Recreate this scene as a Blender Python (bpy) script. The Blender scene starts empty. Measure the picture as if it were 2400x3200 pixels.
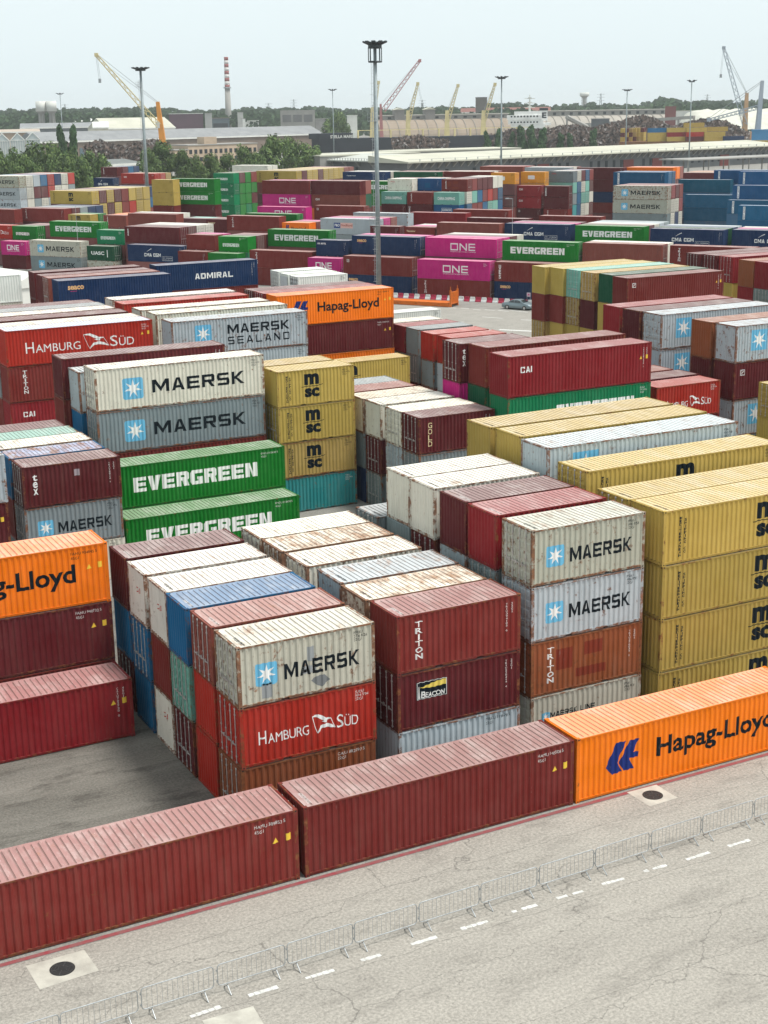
import bpy, bmesh, math, random
from mathutils import Vector, Matrix
random.seed(11)
R = math.radians
C = bpy.context.scene.collection
scn = bpy.context.scene

# ------------------------------------------------------------------ camera, light, exposure
CAM = (-19.845, -45.075, 27.857)
YAW, PIT, ROL, FPX = 0.47930, 0.26960, -0.01630, 4534.69
cd = bpy.data.cameras.new('camera'); cam = bpy.data.objects.new('camera', cd); C.objects.link(cam)
fw = Vector((math.sin(YAW)*math.cos(PIT), math.cos(YAW)*math.cos(PIT), -math.sin(PIT)))
rt = Vector((math.cos(YAW), -math.sin(YAW), 0)); up = rt.cross(fw)
rt2 = rt*math.cos(ROL)+up*math.sin(ROL); up2 = -rt*math.sin(ROL)+up*math.cos(ROL)
cam.matrix_world = Matrix(((rt2.x, up2.x, -fw.x, CAM[0]), (rt2.y, up2.y, -fw.y, CAM[1]), (rt2.z, up2.z, -fw.z, CAM[2]), (0, 0, 0, 1)))
cd.sensor_fit = 'HORIZONTAL'; cd.sensor_width = 36.0; cd.lens = 36.0*FPX/2400
cd.clip_start = 0.5; cd.clip_end = 20000
scn.camera = cam

SUN_EL, SUN_AZ = R(66), R(132)       # azimuth clockwise from +Y: high, behind the camera and to its right
w = bpy.data.worlds.new('World'); scn.world = w; w.use_nodes = True
nt = w.node_tree; nt.nodes.clear()
sky = nt.nodes.new('ShaderNodeTexSky'); sky.sky_type = 'NISHITA'; sky.sun_disc = False
sky.sun_elevation = SUN_EL; sky.sun_rotation = SUN_AZ; sky.air_density = 1.0; sky.dust_density = 4.0; sky.ozone_density = 1.0; sky.altitude = 0
hs = nt.nodes.new('ShaderNodeHueSaturation'); hs.inputs['Saturation'].default_value = 0.25
mixo = nt.nodes.new('ShaderNodeMix'); mixo.data_type = 'RGBA'; mixo.inputs[0].default_value = 0.80
mixo.inputs[7].default_value = (6.45, 7.3, 7.5, 1)          # the even veil of high cloud
bg = nt.nodes.new('ShaderNodeBackground'); bg.inputs['Strength'].default_value = 0.107
out = nt.nodes.new('ShaderNodeOutputWorld')
nt.links.new(sky.outputs[0], hs.inputs['Color']); nt.links.new(hs.outputs[0], mixo.inputs[6])
nt.links.new(mixo.outputs[2], bg.inputs['Color']); nt.links.new(bg.outputs[0], out.inputs['Surface'])
sl = bpy.data.lights.new('sun', 'SUN'); sl.energy = 2.9; sl.angle = R(14); sl.color = (1, .965, .91)
so = bpy.data.objects.new('sun', sl); C.objects.link(so)
sd = Vector((math.sin(SUN_AZ)*math.cos(SUN_EL), math.cos(SUN_AZ)*math.cos(SUN_EL), math.sin(SUN_EL)))
so.rotation_euler = sd.to_track_quat('Z', 'Y').to_euler(); so.location = (0, 0, 200)
scn.view_settings.view_transform = 'Standard'; scn.view_settings.look = 'None'
scn.view_settings.gamma = 1; scn.view_settings.exposure = 0.52
scn.render.engine = 'CYCLES'; scn.cycles.max_bounces = 6; scn.cycles.diffuse_bounces = 3; scn.cycles.glossy_bounces = 2
scn.cycles.volume_bounces = 0; scn.cycles.transparent_max_bounces = 6

# ------------------------------------------------------------------ helpers
def ray(u, v, z=0.0):
    """the place at height z where the sight line through photo point (u, v) meets it"""
    d = fw + rt2*((u-1200)/FPX) - up2*((v-1600)/FPX)
    t = (z-CAM[2])/d.z
    return Vector(CAM)+d*t
def at(u, dist, z=0.0, v=360):
    """the place at ground distance dist in the direction of column u of the photo"""
    d = fw + rt2*((u-1200)/FPX) - up2*((v-1600)/FPX); d.z = 0; d.normalize()
    return Vector((CAM[0]+d.x*dist, CAM[1]+d.y*dist, z))
def hgt(u, v, dist):
    d = fw + rt2*((u-1200)/FPX) - up2*((v-1600)/FPX)
    return CAM[2]+d.z*dist/math.hypot(d.x, d.y)
class MB:
    def __init__(s): s.v = []; s.f = []; s.m = []
    def quad(s, pts, m=0):
        b = len(s.v); s.v += [tuple(p) for p in pts]; s.f.append(tuple(range(b, b+len(pts)))); s.m.append(m); return s
    def box(s, x0, y0, z0, x1, y1, z1, m=0, rot=0, c=None):
        b = len(s.v)
        P = [(x0, y0, z0), (x1, y0, z0), (x1, y1, z0), (x0, y1, z0), (x0, y0, z1), (x1, y0, z1), (x1, y1, z1), (x0, y1, z1)]
        if rot:
            cx, cy = c if c else ((x0+x1)/2, (y0+y1)/2); cc, ss = math.cos(rot), math.sin(rot)
            P = [(cx+(x-cx)*cc-(y-cy)*ss, cy+(x-cx)*ss+(y-cy)*cc, z) for x, y, z in P]
        s.v += P
        for q in ((0, 3, 2, 1), (4, 5, 6, 7), (0, 1, 5, 4), (1, 2, 6, 5), (2, 3, 7, 6), (3, 0, 4, 7)):
            s.f.append(tuple(b+i for i in q)); s.m.append(m)
        return s
    def tube(s, p, q, r, n=8, m=0, r2=None, caps=True):
        p = Vector(p); q = Vector(q); d = (q-p)
        if d.length < 1e-6: return s
        d.normalize(); a = d.orthogonal().normalized(); bb = d.cross(a); r2 = r if r2 is None else r2
        b = len(s.v)
        for k, (c, rr) in enumerate(((p, r), (q, r2))):
            for i in range(n):
                t = 2*math.pi*i/n; s.v.append(tuple(c+a*(math.cos(t)*rr)+bb*(math.sin(t)*rr)))
        for i in range(n):
            j = (i+1) % n; s.f.append((b+i, b+j, b+n+j, b+n+i)); s.m.append(m)
        if caps:
            s.f.append(tuple(b+i for i in reversed(range(n)))); s.m.append(m)
            s.f.append(tuple(b+n+i for i in range(n))); s.m.append(m)
        return s
    def path(s, pts, r, n=6, m=0):
        for a, b in zip(pts, pts[1:]): s.tube(a, b, r, n, m)
        return s
    def prism(s, poly, z0, z1, m=0):
        n = len(poly); b = len(s.v)
        s.v += [(x, y, z0) for x, y in poly]+[(x, y, z1) for x, y in poly]
        s.f.append(tuple(b+i for i in reversed(range(n)))); s.m.append(m)
        s.f.append(tuple(b+n+i for i in range(n))); s.m.append(m)
        for i in range(n):
            j = (i+1) % n; s.f.append((b+i, b+j, b+n+j, b+n+i)); s.m.append(m)
        return s
    def sweep(s, prof, dirv, m=0):
        """closed polygon prof (3D points) pushed along dirv"""
        n = len(prof); b = len(s.v); dv = Vector(dirv)
        s.v += [tuple(p) for p in prof]+[tuple(Vector(p)+dv) for p in prof]
        s.f.append(tuple(b+i for i in range(n))); s.m.append(m)
        s.f.append(tuple(b+n+i for i in reversed(range(n)))); s.m.append(m)
        for i in range(n):
            j = (i+1) % n; s.f.append((b+j, b+i, b+n+i, b+n+j)); s.m.append(m)
        return s
    def mesh(s, name, mats):
        me = bpy.data.meshes.new(name); me.from_pydata(s.v, [], s.f)
        for mm in (mats if isinstance(mats, (list, tuple)) else [mats]):
            if mm: me.materials.append(mm)
        if any(s.m): me.polygons.foreach_set('material_index', s.m)
        me.update(); return me
    def obj(s, name, mats, parent=None, smooth=False):
        me = s.mesh(name, mats)
        if smooth: me.polygons.foreach_set('use_smooth', [True]*len(me.polygons))
        return link(name, me, parent)
def link(name, me, parent=None, loc=None, col=None):
    o = bpy.data.objects.new(name, me); C.objects.link(o)
    if parent is not None: o.parent = parent
    if loc is not None: o.location = loc
    if col is not None: o.color = col
    return o
def tag(o, label, cat, group=None):
    o['label'] = label; o['category'] = cat
    if group: o['group'] = group
    return o
def thing(name, label, cat, loc=(0, 0, 0), rz=0, group=None):
    o = link(name, None); o.location = loc; o.rotation_euler = (0, 0, rz); return tag(o, label, cat, group)
def kind(o, k): o['kind'] = k; return o

# ------------------------------------------------------------------ materials
def mat(name):
    m = bpy.data.materials.new(name); m.use_nodes = True; n = m.node_tree
    b = n.nodes['Principled BSDF']; return m, n, b
def N(n, t, **k):
    nd = n.nodes.new('ShaderNode'+t)
    for a, v in k.items():
        if a[0] == 'i': nd.inputs[int(a[1:])].default_value = v
        else: setattr(nd, a, v)
    return nd
def L_(n, a, b): n.links.new(a, b)
def ramp(n, src, stops):
    r = n.nodes.new('ShaderNodeValToRGB'); e = r.color_ramp.elements
    while len(e) < len(stops): e.new(.5)
    for k, (p, c) in enumerate(stops): e[k].position = p; e[k].color = c if len(c) == 4 else (*c, 1)
    L_(n, src, r.inputs[0]); return r.outputs[0]
def mixc(n, fac, a, b, mode='MIX'):
    m = n.nodes.new('ShaderNodeMix'); m.data_type = 'RGBA'; m.blend_type = mode
    for idx, val in ((0, fac), (6, a), (7, b)):
        if hasattr(val, 'is_output'): L_(n, val, m.inputs[idx])
        else: m.inputs[idx].default_value = val if idx == 0 else ((*val, 1) if len(val) == 3 else val)
    return m.outputs[2]
def mth(n, op, a, b=0.0):
    m = n.nodes.new('ShaderNodeMath'); m.operation = op
    for i, val in ((0, a), (1, b)):
        if hasattr(val, 'is_output'): L_(n, val, m.inputs[i])
        else: m.inputs[i].default_value = val
    return m.outputs[0]
def coords(n, scale, rnd=True):
    tc = N(n, 'TexCoord'); mp = N(n, 'Mapping'); mp.inputs['Scale'].default_value = scale
    L_(n, tc.outputs['Object'], mp.inputs['Vector'])
    if rnd:
        oi = N(n, 'ObjectInfo'); sc_ = N(n, 'VectorMath', operation='SCALE'); sc_.inputs[0].default_value = (37, 91, 53)
        L_(n, oi.outputs['Random'], sc_.inputs['Scale']); L_(n, sc_.outputs[0], mp.inputs['Location'])
    return mp.outputs[0]
def noise(n, vec, scale=1, detail=4, rough=.6):
    t = N(n, 'TexNoise'); t.inputs['Scale'].default_value = scale; t.inputs['Detail'].default_value = detail; t.inputs['Roughness'].default_value = rough
    L_(n, vec, t.inputs['Vector']); return t.outputs['Fac']
def paint(name, kindm):
    """weathered container paint: the hue is the object's own colour, its alpha says how rusty the piece is"""
    m, n, b = mat(name); oi = N(n, 'ObjectInfo'); col = oi.outputs['Color']; al = oi.outputs['Alpha']
    iso = coords(n, (1, 1, 1))
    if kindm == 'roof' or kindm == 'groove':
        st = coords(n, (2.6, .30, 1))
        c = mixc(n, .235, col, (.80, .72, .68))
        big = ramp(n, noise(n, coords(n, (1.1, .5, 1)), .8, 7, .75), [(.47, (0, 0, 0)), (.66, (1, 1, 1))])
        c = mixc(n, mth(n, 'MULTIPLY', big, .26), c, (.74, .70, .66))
        chip = ramp(n, noise(n, coords(n, (3.2, 1.0, 1)), 2.6, 6, .78), [(.60, (0, 0, 0)), (.66, (1, 1, 1))])
        c = mixc(n, mth(n, 'MULTIPLY', chip, .35), c, (.70, .62, .58))
        drt = ramp(n, noise(n, st, 1.5, 7, .74), [(.52, (0, 0, 0)), (.70, (1, 1, 1))])
        c = mixc(n, mth(n, 'MULTIPLY', drt, mth(n, 'ADD', mth(n, 'MULTIPLY', al, .40), .28)), c, (.13, .105, .09))
        rs = ramp(n, mth(n, 'ADD', noise(n, coords(n, (1.6, .8, 1)), 1.1, 8, .76), mth(n, 'MULTIPLY', al, .26)), [(.64, (0, 0, 0)), (.82, (1, 1, 1))])
        rcol = ramp(n, noise(n, iso, 5, 3), [(.3, (.14, .055, .025)), (.7, (.40, .19, .08))])
        c = mixc(n, mth(n, 'MULTIPLY', rs, .8), c, rcol)
        if kindm == 'groove': c = mixc(n, .42, c, (.12, .09, .075))  # grime and the shade lying in the grooves, both painted in as darker colour
    else:
        st = coords(n, (2.6, 2.6, .22))
        f1 = noise(n, iso, .7, 4)
        c = mixc(n, ramp(n, f1, [(.3, (0, 0, 0)), (.75, (1, 1, 1))]), mixc(n, 1.0, col, (.86, .86, .86), 'MULTIPLY'), mixc(n, .02, col, (.8, .78, .76)))
        s1 = ramp(n, noise(n, st, 1.6, 6, .68), [(.50, (0, 0, 0)), (.76, (1, 1, 1))])
        c = mixc(n, mth(n, 'MULTIPLY', s1, mth(n, 'ADD', mth(n, 'MULTIPLY', al, .50), .05)), c, (.20, .15, .11))
        # scrapes
        sc2 = coords(n, (4, 4, .6)); s2 = ramp(n, noise(n, sc2, 3.3, 7, .75), [(.655, (0, 0, 0)), (.70, (1, 1, 1))])
        c = mixc(n, mth(n, 'MULTIPLY', s2, .22), c, (.55, .50, .47))
        thr = {'side': 0.0, 'frame': .22, 'door': .06}[kindm]
        r1 = mth(n, 'ADD', noise(n, iso, 2.1, 8, .74), mth(n, 'MULTIPLY', mth(n, 'ADD', al, thr), .32))
        rs = ramp(n, r1, [(.72, (0, 0, 0)), (.80, (1, 1, 1))])
        r3 = mth(n, 'ADD', noise(n, coords(n, (5, 5, .9)), 2.0, 5, .7), mth(n, 'MULTIPLY', mth(n, 'ADD', al, thr), .22))
        rs2 = ramp(n, r3, [(.70, (0, 0, 0)), (.80, (1, 1, 1))])
        rcol = ramp(n, noise(n, iso, 6, 3), [(.3, (.085, .032, .018)), (.7, (.26, .105, .045))])
        c = mixc(n, mth(n, 'MAXIMUM', mth(n, 'MULTIPLY', rs, .9), mth(n, 'MULTIPLY', rs2, .75)), c, rcol)
        b.inputs['Roughness'].default_value = .5
    L_(n, c, b.inputs['Base Color'])
    rg = mth(n, 'ADD', mth(n, 'MULTIPLY', noise(n, iso, 3, 3), .3), .35); L_(n, rg, b.inputs['Roughness'])
    bp = N(n, 'Bump'); bp.inputs['Strength'].default_value = .55; bp.inputs['Distance'].default_value = .05
    L_(n, noise(n, iso, 1.3, 4, .55), bp.inputs['Height']); L_(n, bp.outputs[0], b.inputs['Normal'])
    b.inputs['Specular IOR Level'].default_value = .07
    return m
P_GROOVE = paint('grimy_shaded_roof_groove', 'groove')
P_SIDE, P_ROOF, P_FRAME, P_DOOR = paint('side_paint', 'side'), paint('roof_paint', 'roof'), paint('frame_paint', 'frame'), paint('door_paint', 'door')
def simple(name, c, rough=.7, metal=0, var=.15, sc=1.5, spec=.4, bump=0, c2=None, stretch=(1, 1, 1), emit=None):
    m, n, b = mat(name); v = coords(n, stretch); f = noise(n, v, sc, 5)
    d = c2 or tuple(x*(1-var*2) for x in c)
    L_(n, mixc(n, ramp(n, f, [(.32, (0, 0, 0)), (.7, (1, 1, 1))]), d, tuple(min(1, x*(1+(0 if c2 else var))) for x in c)), b.inputs['Base Color'])
    b.inputs['Roughness'].default_value = rough; b.inputs['Metallic'].default_value = metal; b.inputs['Specular IOR Level'].default_value = spec
    if bump:
        bp = N(n, 'Bump'); bp.inputs['Strength'].default_value = bump; bp.inputs['Distance'].default_value = .05
        L_(n, noise(n, v, sc*4, 5), bp.inputs['Height']); L_(n, bp.outputs[0], b.inputs['Normal'])
    return m
def letter_mat():
    m, n, b = mat('lettering_paint'); oi = N(n, 'ObjectInfo')
    f = ramp(n, noise(n, coords(n, (1.2, 1.2, .5)), 3.2, 7, .72), [(.62, (0, 0, 0)), (.72, (1, 1, 1))])
    L_(n, mixc(n, mth(n, 'MULTIPLY', f, .28), oi.outputs['Color'], (.34, .32, .30)), b.inputs['Base Color'])
    b.inputs['Roughness'].default_value = .6; b.inputs['Specular IOR Level'].default_value = .07; return m
P_LET = letter_mat()
BARS = simple('locking_bar_zinc', (.46, .44, .42), .5, .3)
DARK = simple('dark_opening', (.012, .012, .012), .9)
GALV = simple('galvanised_steel', (.40, .42, .43), .45, .6, .12, 3)
POLE = simple('pole_zinc', (.25, .29, .30), .55, .2, .10, .8)
RUBBER = simple('rubber', (.02, .02, .02), .8)

# ------------------------------------------------------------------ the container: meshes shared by every copy
W_ = 2.438
HTS = {'8': 2.591, '9': 2.896}; LNS = {'2': 6.058, '4': 12.192}
def folds(a, b, pitch, depth, fl=.30):
    """trapezoid profile between a and b: list of (position, inset)"""
    n = max(1, round((b-a)/pitch)); p = (b-a)/n; out_ = [(a, 0.0)]
    for i in range(n):
        s = a+i*p
        out_ += [(s+p*.14, 0.0), (s+p*.36, depth), (s+p*.64, depth), (s+p*.86, 0.0)]
    out_.append((b, 0.0)); return out_
def side_folds(L): return folds(.15, L-.15, .278, .046)
BASE = .012                                                       # the outer face of the corrugation sits this far inside the casting face
def inset(fl, x):
    for (a, ya), (b, yb) in zip(fl, fl[1:]):
        if a-1e-9 <= x <= b+1e-9: return ya+(yb-ya)*((x-a)/(b-a) if b > a else 0)
    return 0.0
MC = {}
def memo(key, fn):
    if key not in MC: MC[key] = fn()
    return MC[key]
def m_side(L, H, smooth=False):
    b = MB(); fl = side_folds(L) if not smooth else folds(.15, L-.15, .12, .006)
    for (x0, a0), (x1, a1) in zip(fl, fl[1:]):
        b.quad([(x0, BASE+a0, .15), (x1, BASE+a1, .15), (x1, BASE+a1, H-.07), (x0, BASE+a0, H-.07)])
    return b.mesh('side_panel', P_SIDE)
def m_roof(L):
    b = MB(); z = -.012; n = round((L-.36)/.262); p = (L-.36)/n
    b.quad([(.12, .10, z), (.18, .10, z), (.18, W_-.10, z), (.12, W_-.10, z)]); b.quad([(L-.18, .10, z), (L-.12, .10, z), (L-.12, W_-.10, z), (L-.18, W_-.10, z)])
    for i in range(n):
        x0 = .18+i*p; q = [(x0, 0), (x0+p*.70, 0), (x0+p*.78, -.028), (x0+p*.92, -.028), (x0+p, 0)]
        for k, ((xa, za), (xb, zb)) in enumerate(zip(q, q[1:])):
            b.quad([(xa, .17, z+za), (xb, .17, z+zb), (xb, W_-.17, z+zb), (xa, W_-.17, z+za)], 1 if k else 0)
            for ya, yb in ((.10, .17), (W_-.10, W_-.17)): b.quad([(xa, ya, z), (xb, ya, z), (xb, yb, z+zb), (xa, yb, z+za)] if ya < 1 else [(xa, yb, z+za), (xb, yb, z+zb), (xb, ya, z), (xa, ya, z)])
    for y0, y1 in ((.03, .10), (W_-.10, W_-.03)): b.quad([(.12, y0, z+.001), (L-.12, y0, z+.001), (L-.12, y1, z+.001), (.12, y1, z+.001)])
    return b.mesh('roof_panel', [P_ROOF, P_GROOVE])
def m_end(H):
    b = MB(); fl = folds(.14, W_-.14, .27, .045)
    for (y0, a0), (y1, a1) in zip(fl, fl[1:]):
        b.quad([(BASE+a0, y0, .15), (BASE+a0, y0, H-.09), (BASE+a1, y1, H-.09), (BASE+a1, y1, .15)])
    return b.mesh('end_panel', P_SIDE)
def m_frame(L, H, short):
    b = MB()
    for x0, x1 in ((.004, .15), (L-.15, L-.004)):
        for y0, y1 in ((.004, .14), (W_-.14, W_-.004)):
            b.box(x0, y0, .115, x1, y1, H-.115)
    for y0, y1 in ((.006, .075), (W_-.075, W_-.006)):
        b.box(.17, y0, H-.080, L-.17, y1, H-.024)
        b.box(.17, y0, .118, L-.17, y1, .155)
        if short:
            g = (L/2-1.03-.18, L/2-1.03+.18, L/2+1.03-.18, L/2+1.03+.18)
            for x0, x1 in ((.17, g[0]), (g[1], g[2]), (g[3], L-.17)): b.box(x0, y0+.010, .052, x1, y1-.010, .1175)
        else: b.box(.17, y0+.010, .052, L-.17, y1-.010, .1175)
    for x0, x1 in ((.008, .10), (L-.10, L-.008)):
        b.box(x0, .17, H-.105, x1, W_-.17, H-.016); b.box(x0, .17, .02, x1, W_-.17, .150)
    for k in range(1, int(L/.6)): b.box(k*.6, .08, .03, k*.6+.05, W_-.08, .14)
    b.box(.15, .08, .141, L-.15, W_-.08, .149)
    return b.mesh('frame', P_FRAME)
def m_door(H, bars=True):
    """one door leaf for the end x=0, hinge side y=0, seen from outside"""
    b = MB(); y0, y1 = 0.0, 1.075; z0, z1 = 0.0, H-.26
    b.box(.0, y0, z0, .045, y1, z1)
    n = 5; hh = (z1-z0-.10)/n
    for k in range(n):
        a = z0+.06+k*hh
        b.sweep([(0, y0+.07, a+.05), (0, y0+.07, a+hh-.05), (-.030, y0+.11, a+hh-.10), (-.030, y0+.11, a+.10)], (0, .42, 0))
        b.sweep([(0, y0+.60, a+.05), (0, y0+.60, a+hh-.05), (-.030, y0+.62, a+hh-.10), (-.030, y0+.62, a+.10)], (0, .36, 0))
    for k in range(4):
        a = z0+.2+k*(z1-z0-.45)/3; b.box(-.022, y0-.05, a, -.001, y0+.10, a+.09)
    b.box(-.012, y1-.03, z0+.02, -.001, y1-.001, z1-.02)
    return b.mesh('door', P_DOOR)
def m_bar(H):
    b = MB(); b.tube((-.065, 0, -.03), (-.065, 0, H-.21), .019, 6)
    for z in (.0, .25, H*.5-.2, H-.55, H-.30): b.box(-.085, -.045, z, -.045, .045, z+.06)
    b.box(-.10, -.02, .75, -.075, .33, .79); b.box(-.095, .26, .70, -.05, .33, .84)
    return b.mesh('locking_bar', BARS)
def m_cast():
    b = MB(); x1, y1, z1 = .178, .162, .118
    b.box(0, 0, 0, x1, y1, z1)
    o = -.002
    b.quad([(.05, o, .035), (.125, o, .035), (.125, o, .085), (.05, o, .085)], 1)
    b.quad([(o, .05, .035), (o, .05, .085), (o, .115, .085), (o, .115, .035)], 1)
    b.quad([(.04, .05, z1-o), (.135, .05, z1-o), (.135, .11, z1-o), (.04, .11, z1-o)], 1)
    return b.mesh('corner_casting', [P_FRAME, DARK])
def m_far(L, H, short):
    """whole shell of a container too far away for its panels to be told apart"""
    b = MB(); fl = side_folds(L)
    for yo, sg in ((0, 1), (W_, -1)):
        for (x0, a0), (x1, a1) in zip(fl, fl[1:]):
            b.quad([(x0, yo+sg*(BASE+a0), .12), (x1, yo+sg*(BASE+a1), .12), (x1, yo+sg*(BASE+a1), H-.05), (x0, yo+sg*(BASE+a0), H-.05)], 0)
    fl = folds(.14, W_-.14, .27, .045)
    for xo, sg in ((0, 1), (L, -1)):
        for (y0, a0), (y1, a1) in zip(fl, fl[1:]):
            b.quad([(xo+sg*(BASE+a0), y0, .12), (xo+sg*(BASE+a0), y0, H-.05), (xo+sg*(BASE+a1), y1, H-.05), (xo+sg*(BASE+a1), y1, .12)], 0)
    for x0, x1 in ((0, .15), (L-.15, L)):
        for y0, y1 in ((0, .14), (W_-.14, W_)): b.box(x0, y0, 0, x1, y1, H-.002, 2)
    n = round((L-.2)/.262); p = (L-.2)/n
    for i in range(n):
        x0 = .1+i*p; q = [(x0, 0), (x0+p*.72, 0), (x0+p*.80, -.024), (x0+p*.92, -.024), (x0+p, 0)]
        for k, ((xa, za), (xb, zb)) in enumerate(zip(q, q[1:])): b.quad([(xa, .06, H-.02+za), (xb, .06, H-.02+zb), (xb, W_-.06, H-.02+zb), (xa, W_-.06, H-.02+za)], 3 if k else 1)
    for y0, y1 in ((.004, .07), (W_-.07, W_-.004)):
        b.box(.15, y0, H-.06, L-.15, y1, H-.012, 2)
        if short:
            g = (L/2-1.21, L/2-.85, L/2+.85, L/2+1.21)
            for x0, x1 in ((.15, g[0]), (g[1], g[2]), (g[3], L-.15)): b.box(x0, y0, .02, x1, y1, .13, 2)
        else: b.box(.15, y0, .02, L-.15, y1, .13, 2)
    for x0, x1 in ((.006, .08), (L-.08, L-.006)): b.box(x0, .14, .02, x1, W_-.14, .13, 2); b.box(x0, .14, H-.09, x1, W_-.14, H-.014, 2)
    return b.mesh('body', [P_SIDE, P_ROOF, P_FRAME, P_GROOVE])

# ------------------------------------------------------------------ lettering that follows the corrugation
TXT = {}
def glyphs(s, bold=0.0, space=1.0):
    k = (s, bold, space)
    if k not in TXT:
        cu = bpy.data.curves.new('t', 'FONT'); cu.body = s; cu.size = 1; cu.offset = bold; cu.space_character = space
        cu.resolution_u = 3; cu.fill_mode = 'BOTH'; cu.align_x = 'LEFT'
        o = bpy.data.objects.new('t', cu); C.objects.link(o); bpy.context.view_layer.update()
        dg = bpy.context.evaluated_depsgraph_get(); me = o.evaluated_get(dg).to_mesh()
        v = [(p.co.x, p.co.y) for p in me.vertices]; f = [tuple(p.vertices) for p in me.polygons]
        bpy.data.objects.remove(o); bpy.data.curves.remove(cu)
        xs = [p[0] for p in v]; ys = [p[1] for p in v]; x0, x1, y0, y1 = min(xs), max(xs), min(ys), max(ys)
        TXT[k] = ([((x-x0)/(x1-x0), (y-y0)/(y1-y0)) for x, y in v], f, (x1-x0)/(y1-y0))
    return TXT[k]
def T(s, x, z, w, h, bold=0.0, space=1.0, c=0, slant=0):
    v, f, a = glyphs(s, bold, space)
    return ([(x+p[0]*w+slant*p[1]*h, z+p[1]*h) for p in v], f, c)
def VT(s, x, z, w, h, bold=.02, c=0, gap=.12):
    """letters standing one under another; z is the top, h the height of all of them"""
    n = len(s); lh = h/n; out_ = []
    for i, ch in enumerate(s):
        if ch == ' ': continue
        ww = w*(.3 if ch in 'I1' else 1)
        out_.append(T(ch, x+(w-ww)/2, z-(i+1)*lh+lh*gap, ww, lh*(1-gap), bold, 1, c))
    return out_
def PL(pts, c=0): return (list(pts), [tuple(range(len(pts)))], c)
def rect(x, z, w, h, c=0): return PL([(x, z), (x+w, z), (x+w, z+h), (x, z+h)], c)
def rrect(x, z, w, h, r, c=0):
    p = []
    for cx, cz, a in ((x+w-r, z+r, -90), (x+w-r, z+h-r, 0), (x+r, z+h-r, 90), (x+r, z+r, 180)):
        for k in range(5): t = R(a+k*22.5); p.append((cx+r*math.cos(t), cz+r*math.sin(t)))
    return PL(p, c)
def star(x, z, r, c=0):
    p = []
    for k in range(14):
        t = R(90+k*360/14); rr = r if k % 2 == 0 else r*.36; p.append((x+rr*math.cos(t), z+rr*math.sin(t)))
    # fan of kites, so no polygon is re-entrant
    f = [(14, (k-1) % 14, k, (k+1) % 14) for k in range(0, 14, 2)]
    return (p+[(x, z)], f, c)
def decal(name, shapes, fl, off, axis='y', y_at=0.0):
    """flat shapes (x,z) cut at every fold and laid on the corrugated face"""
    bm = bmesh.new()
    for v, f, lay in shapes:
        vs = [bm.verts.new((p[0], 0.0, p[1])) for p in v]
        for q in f:
            if len(set(q)) < 3: continue
            try: fc = bm.faces.new([vs[i] for i in q]); fc.material_index = 0
            except ValueError: continue
    lo = min(v.co.x for v in bm.verts); hi = max(v.co.x for v in bm.verts)
    for x, _ in fl:
        if lo < x < hi:
            bmesh.ops.bisect_plane(bm, geom=bm.verts[:]+bm.edges[:]+bm.faces[:], dist=1e-5, plane_co=(x, 0, 0), plane_no=(1, 0, 0))
    for v in bm.verts: v.co.y = BASE+inset(fl, v.co.x)-off
    me = bpy.data.meshes.new(name); bm.to_mesh(me); bm.free(); me.materials.append(P_LET); return me
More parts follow.
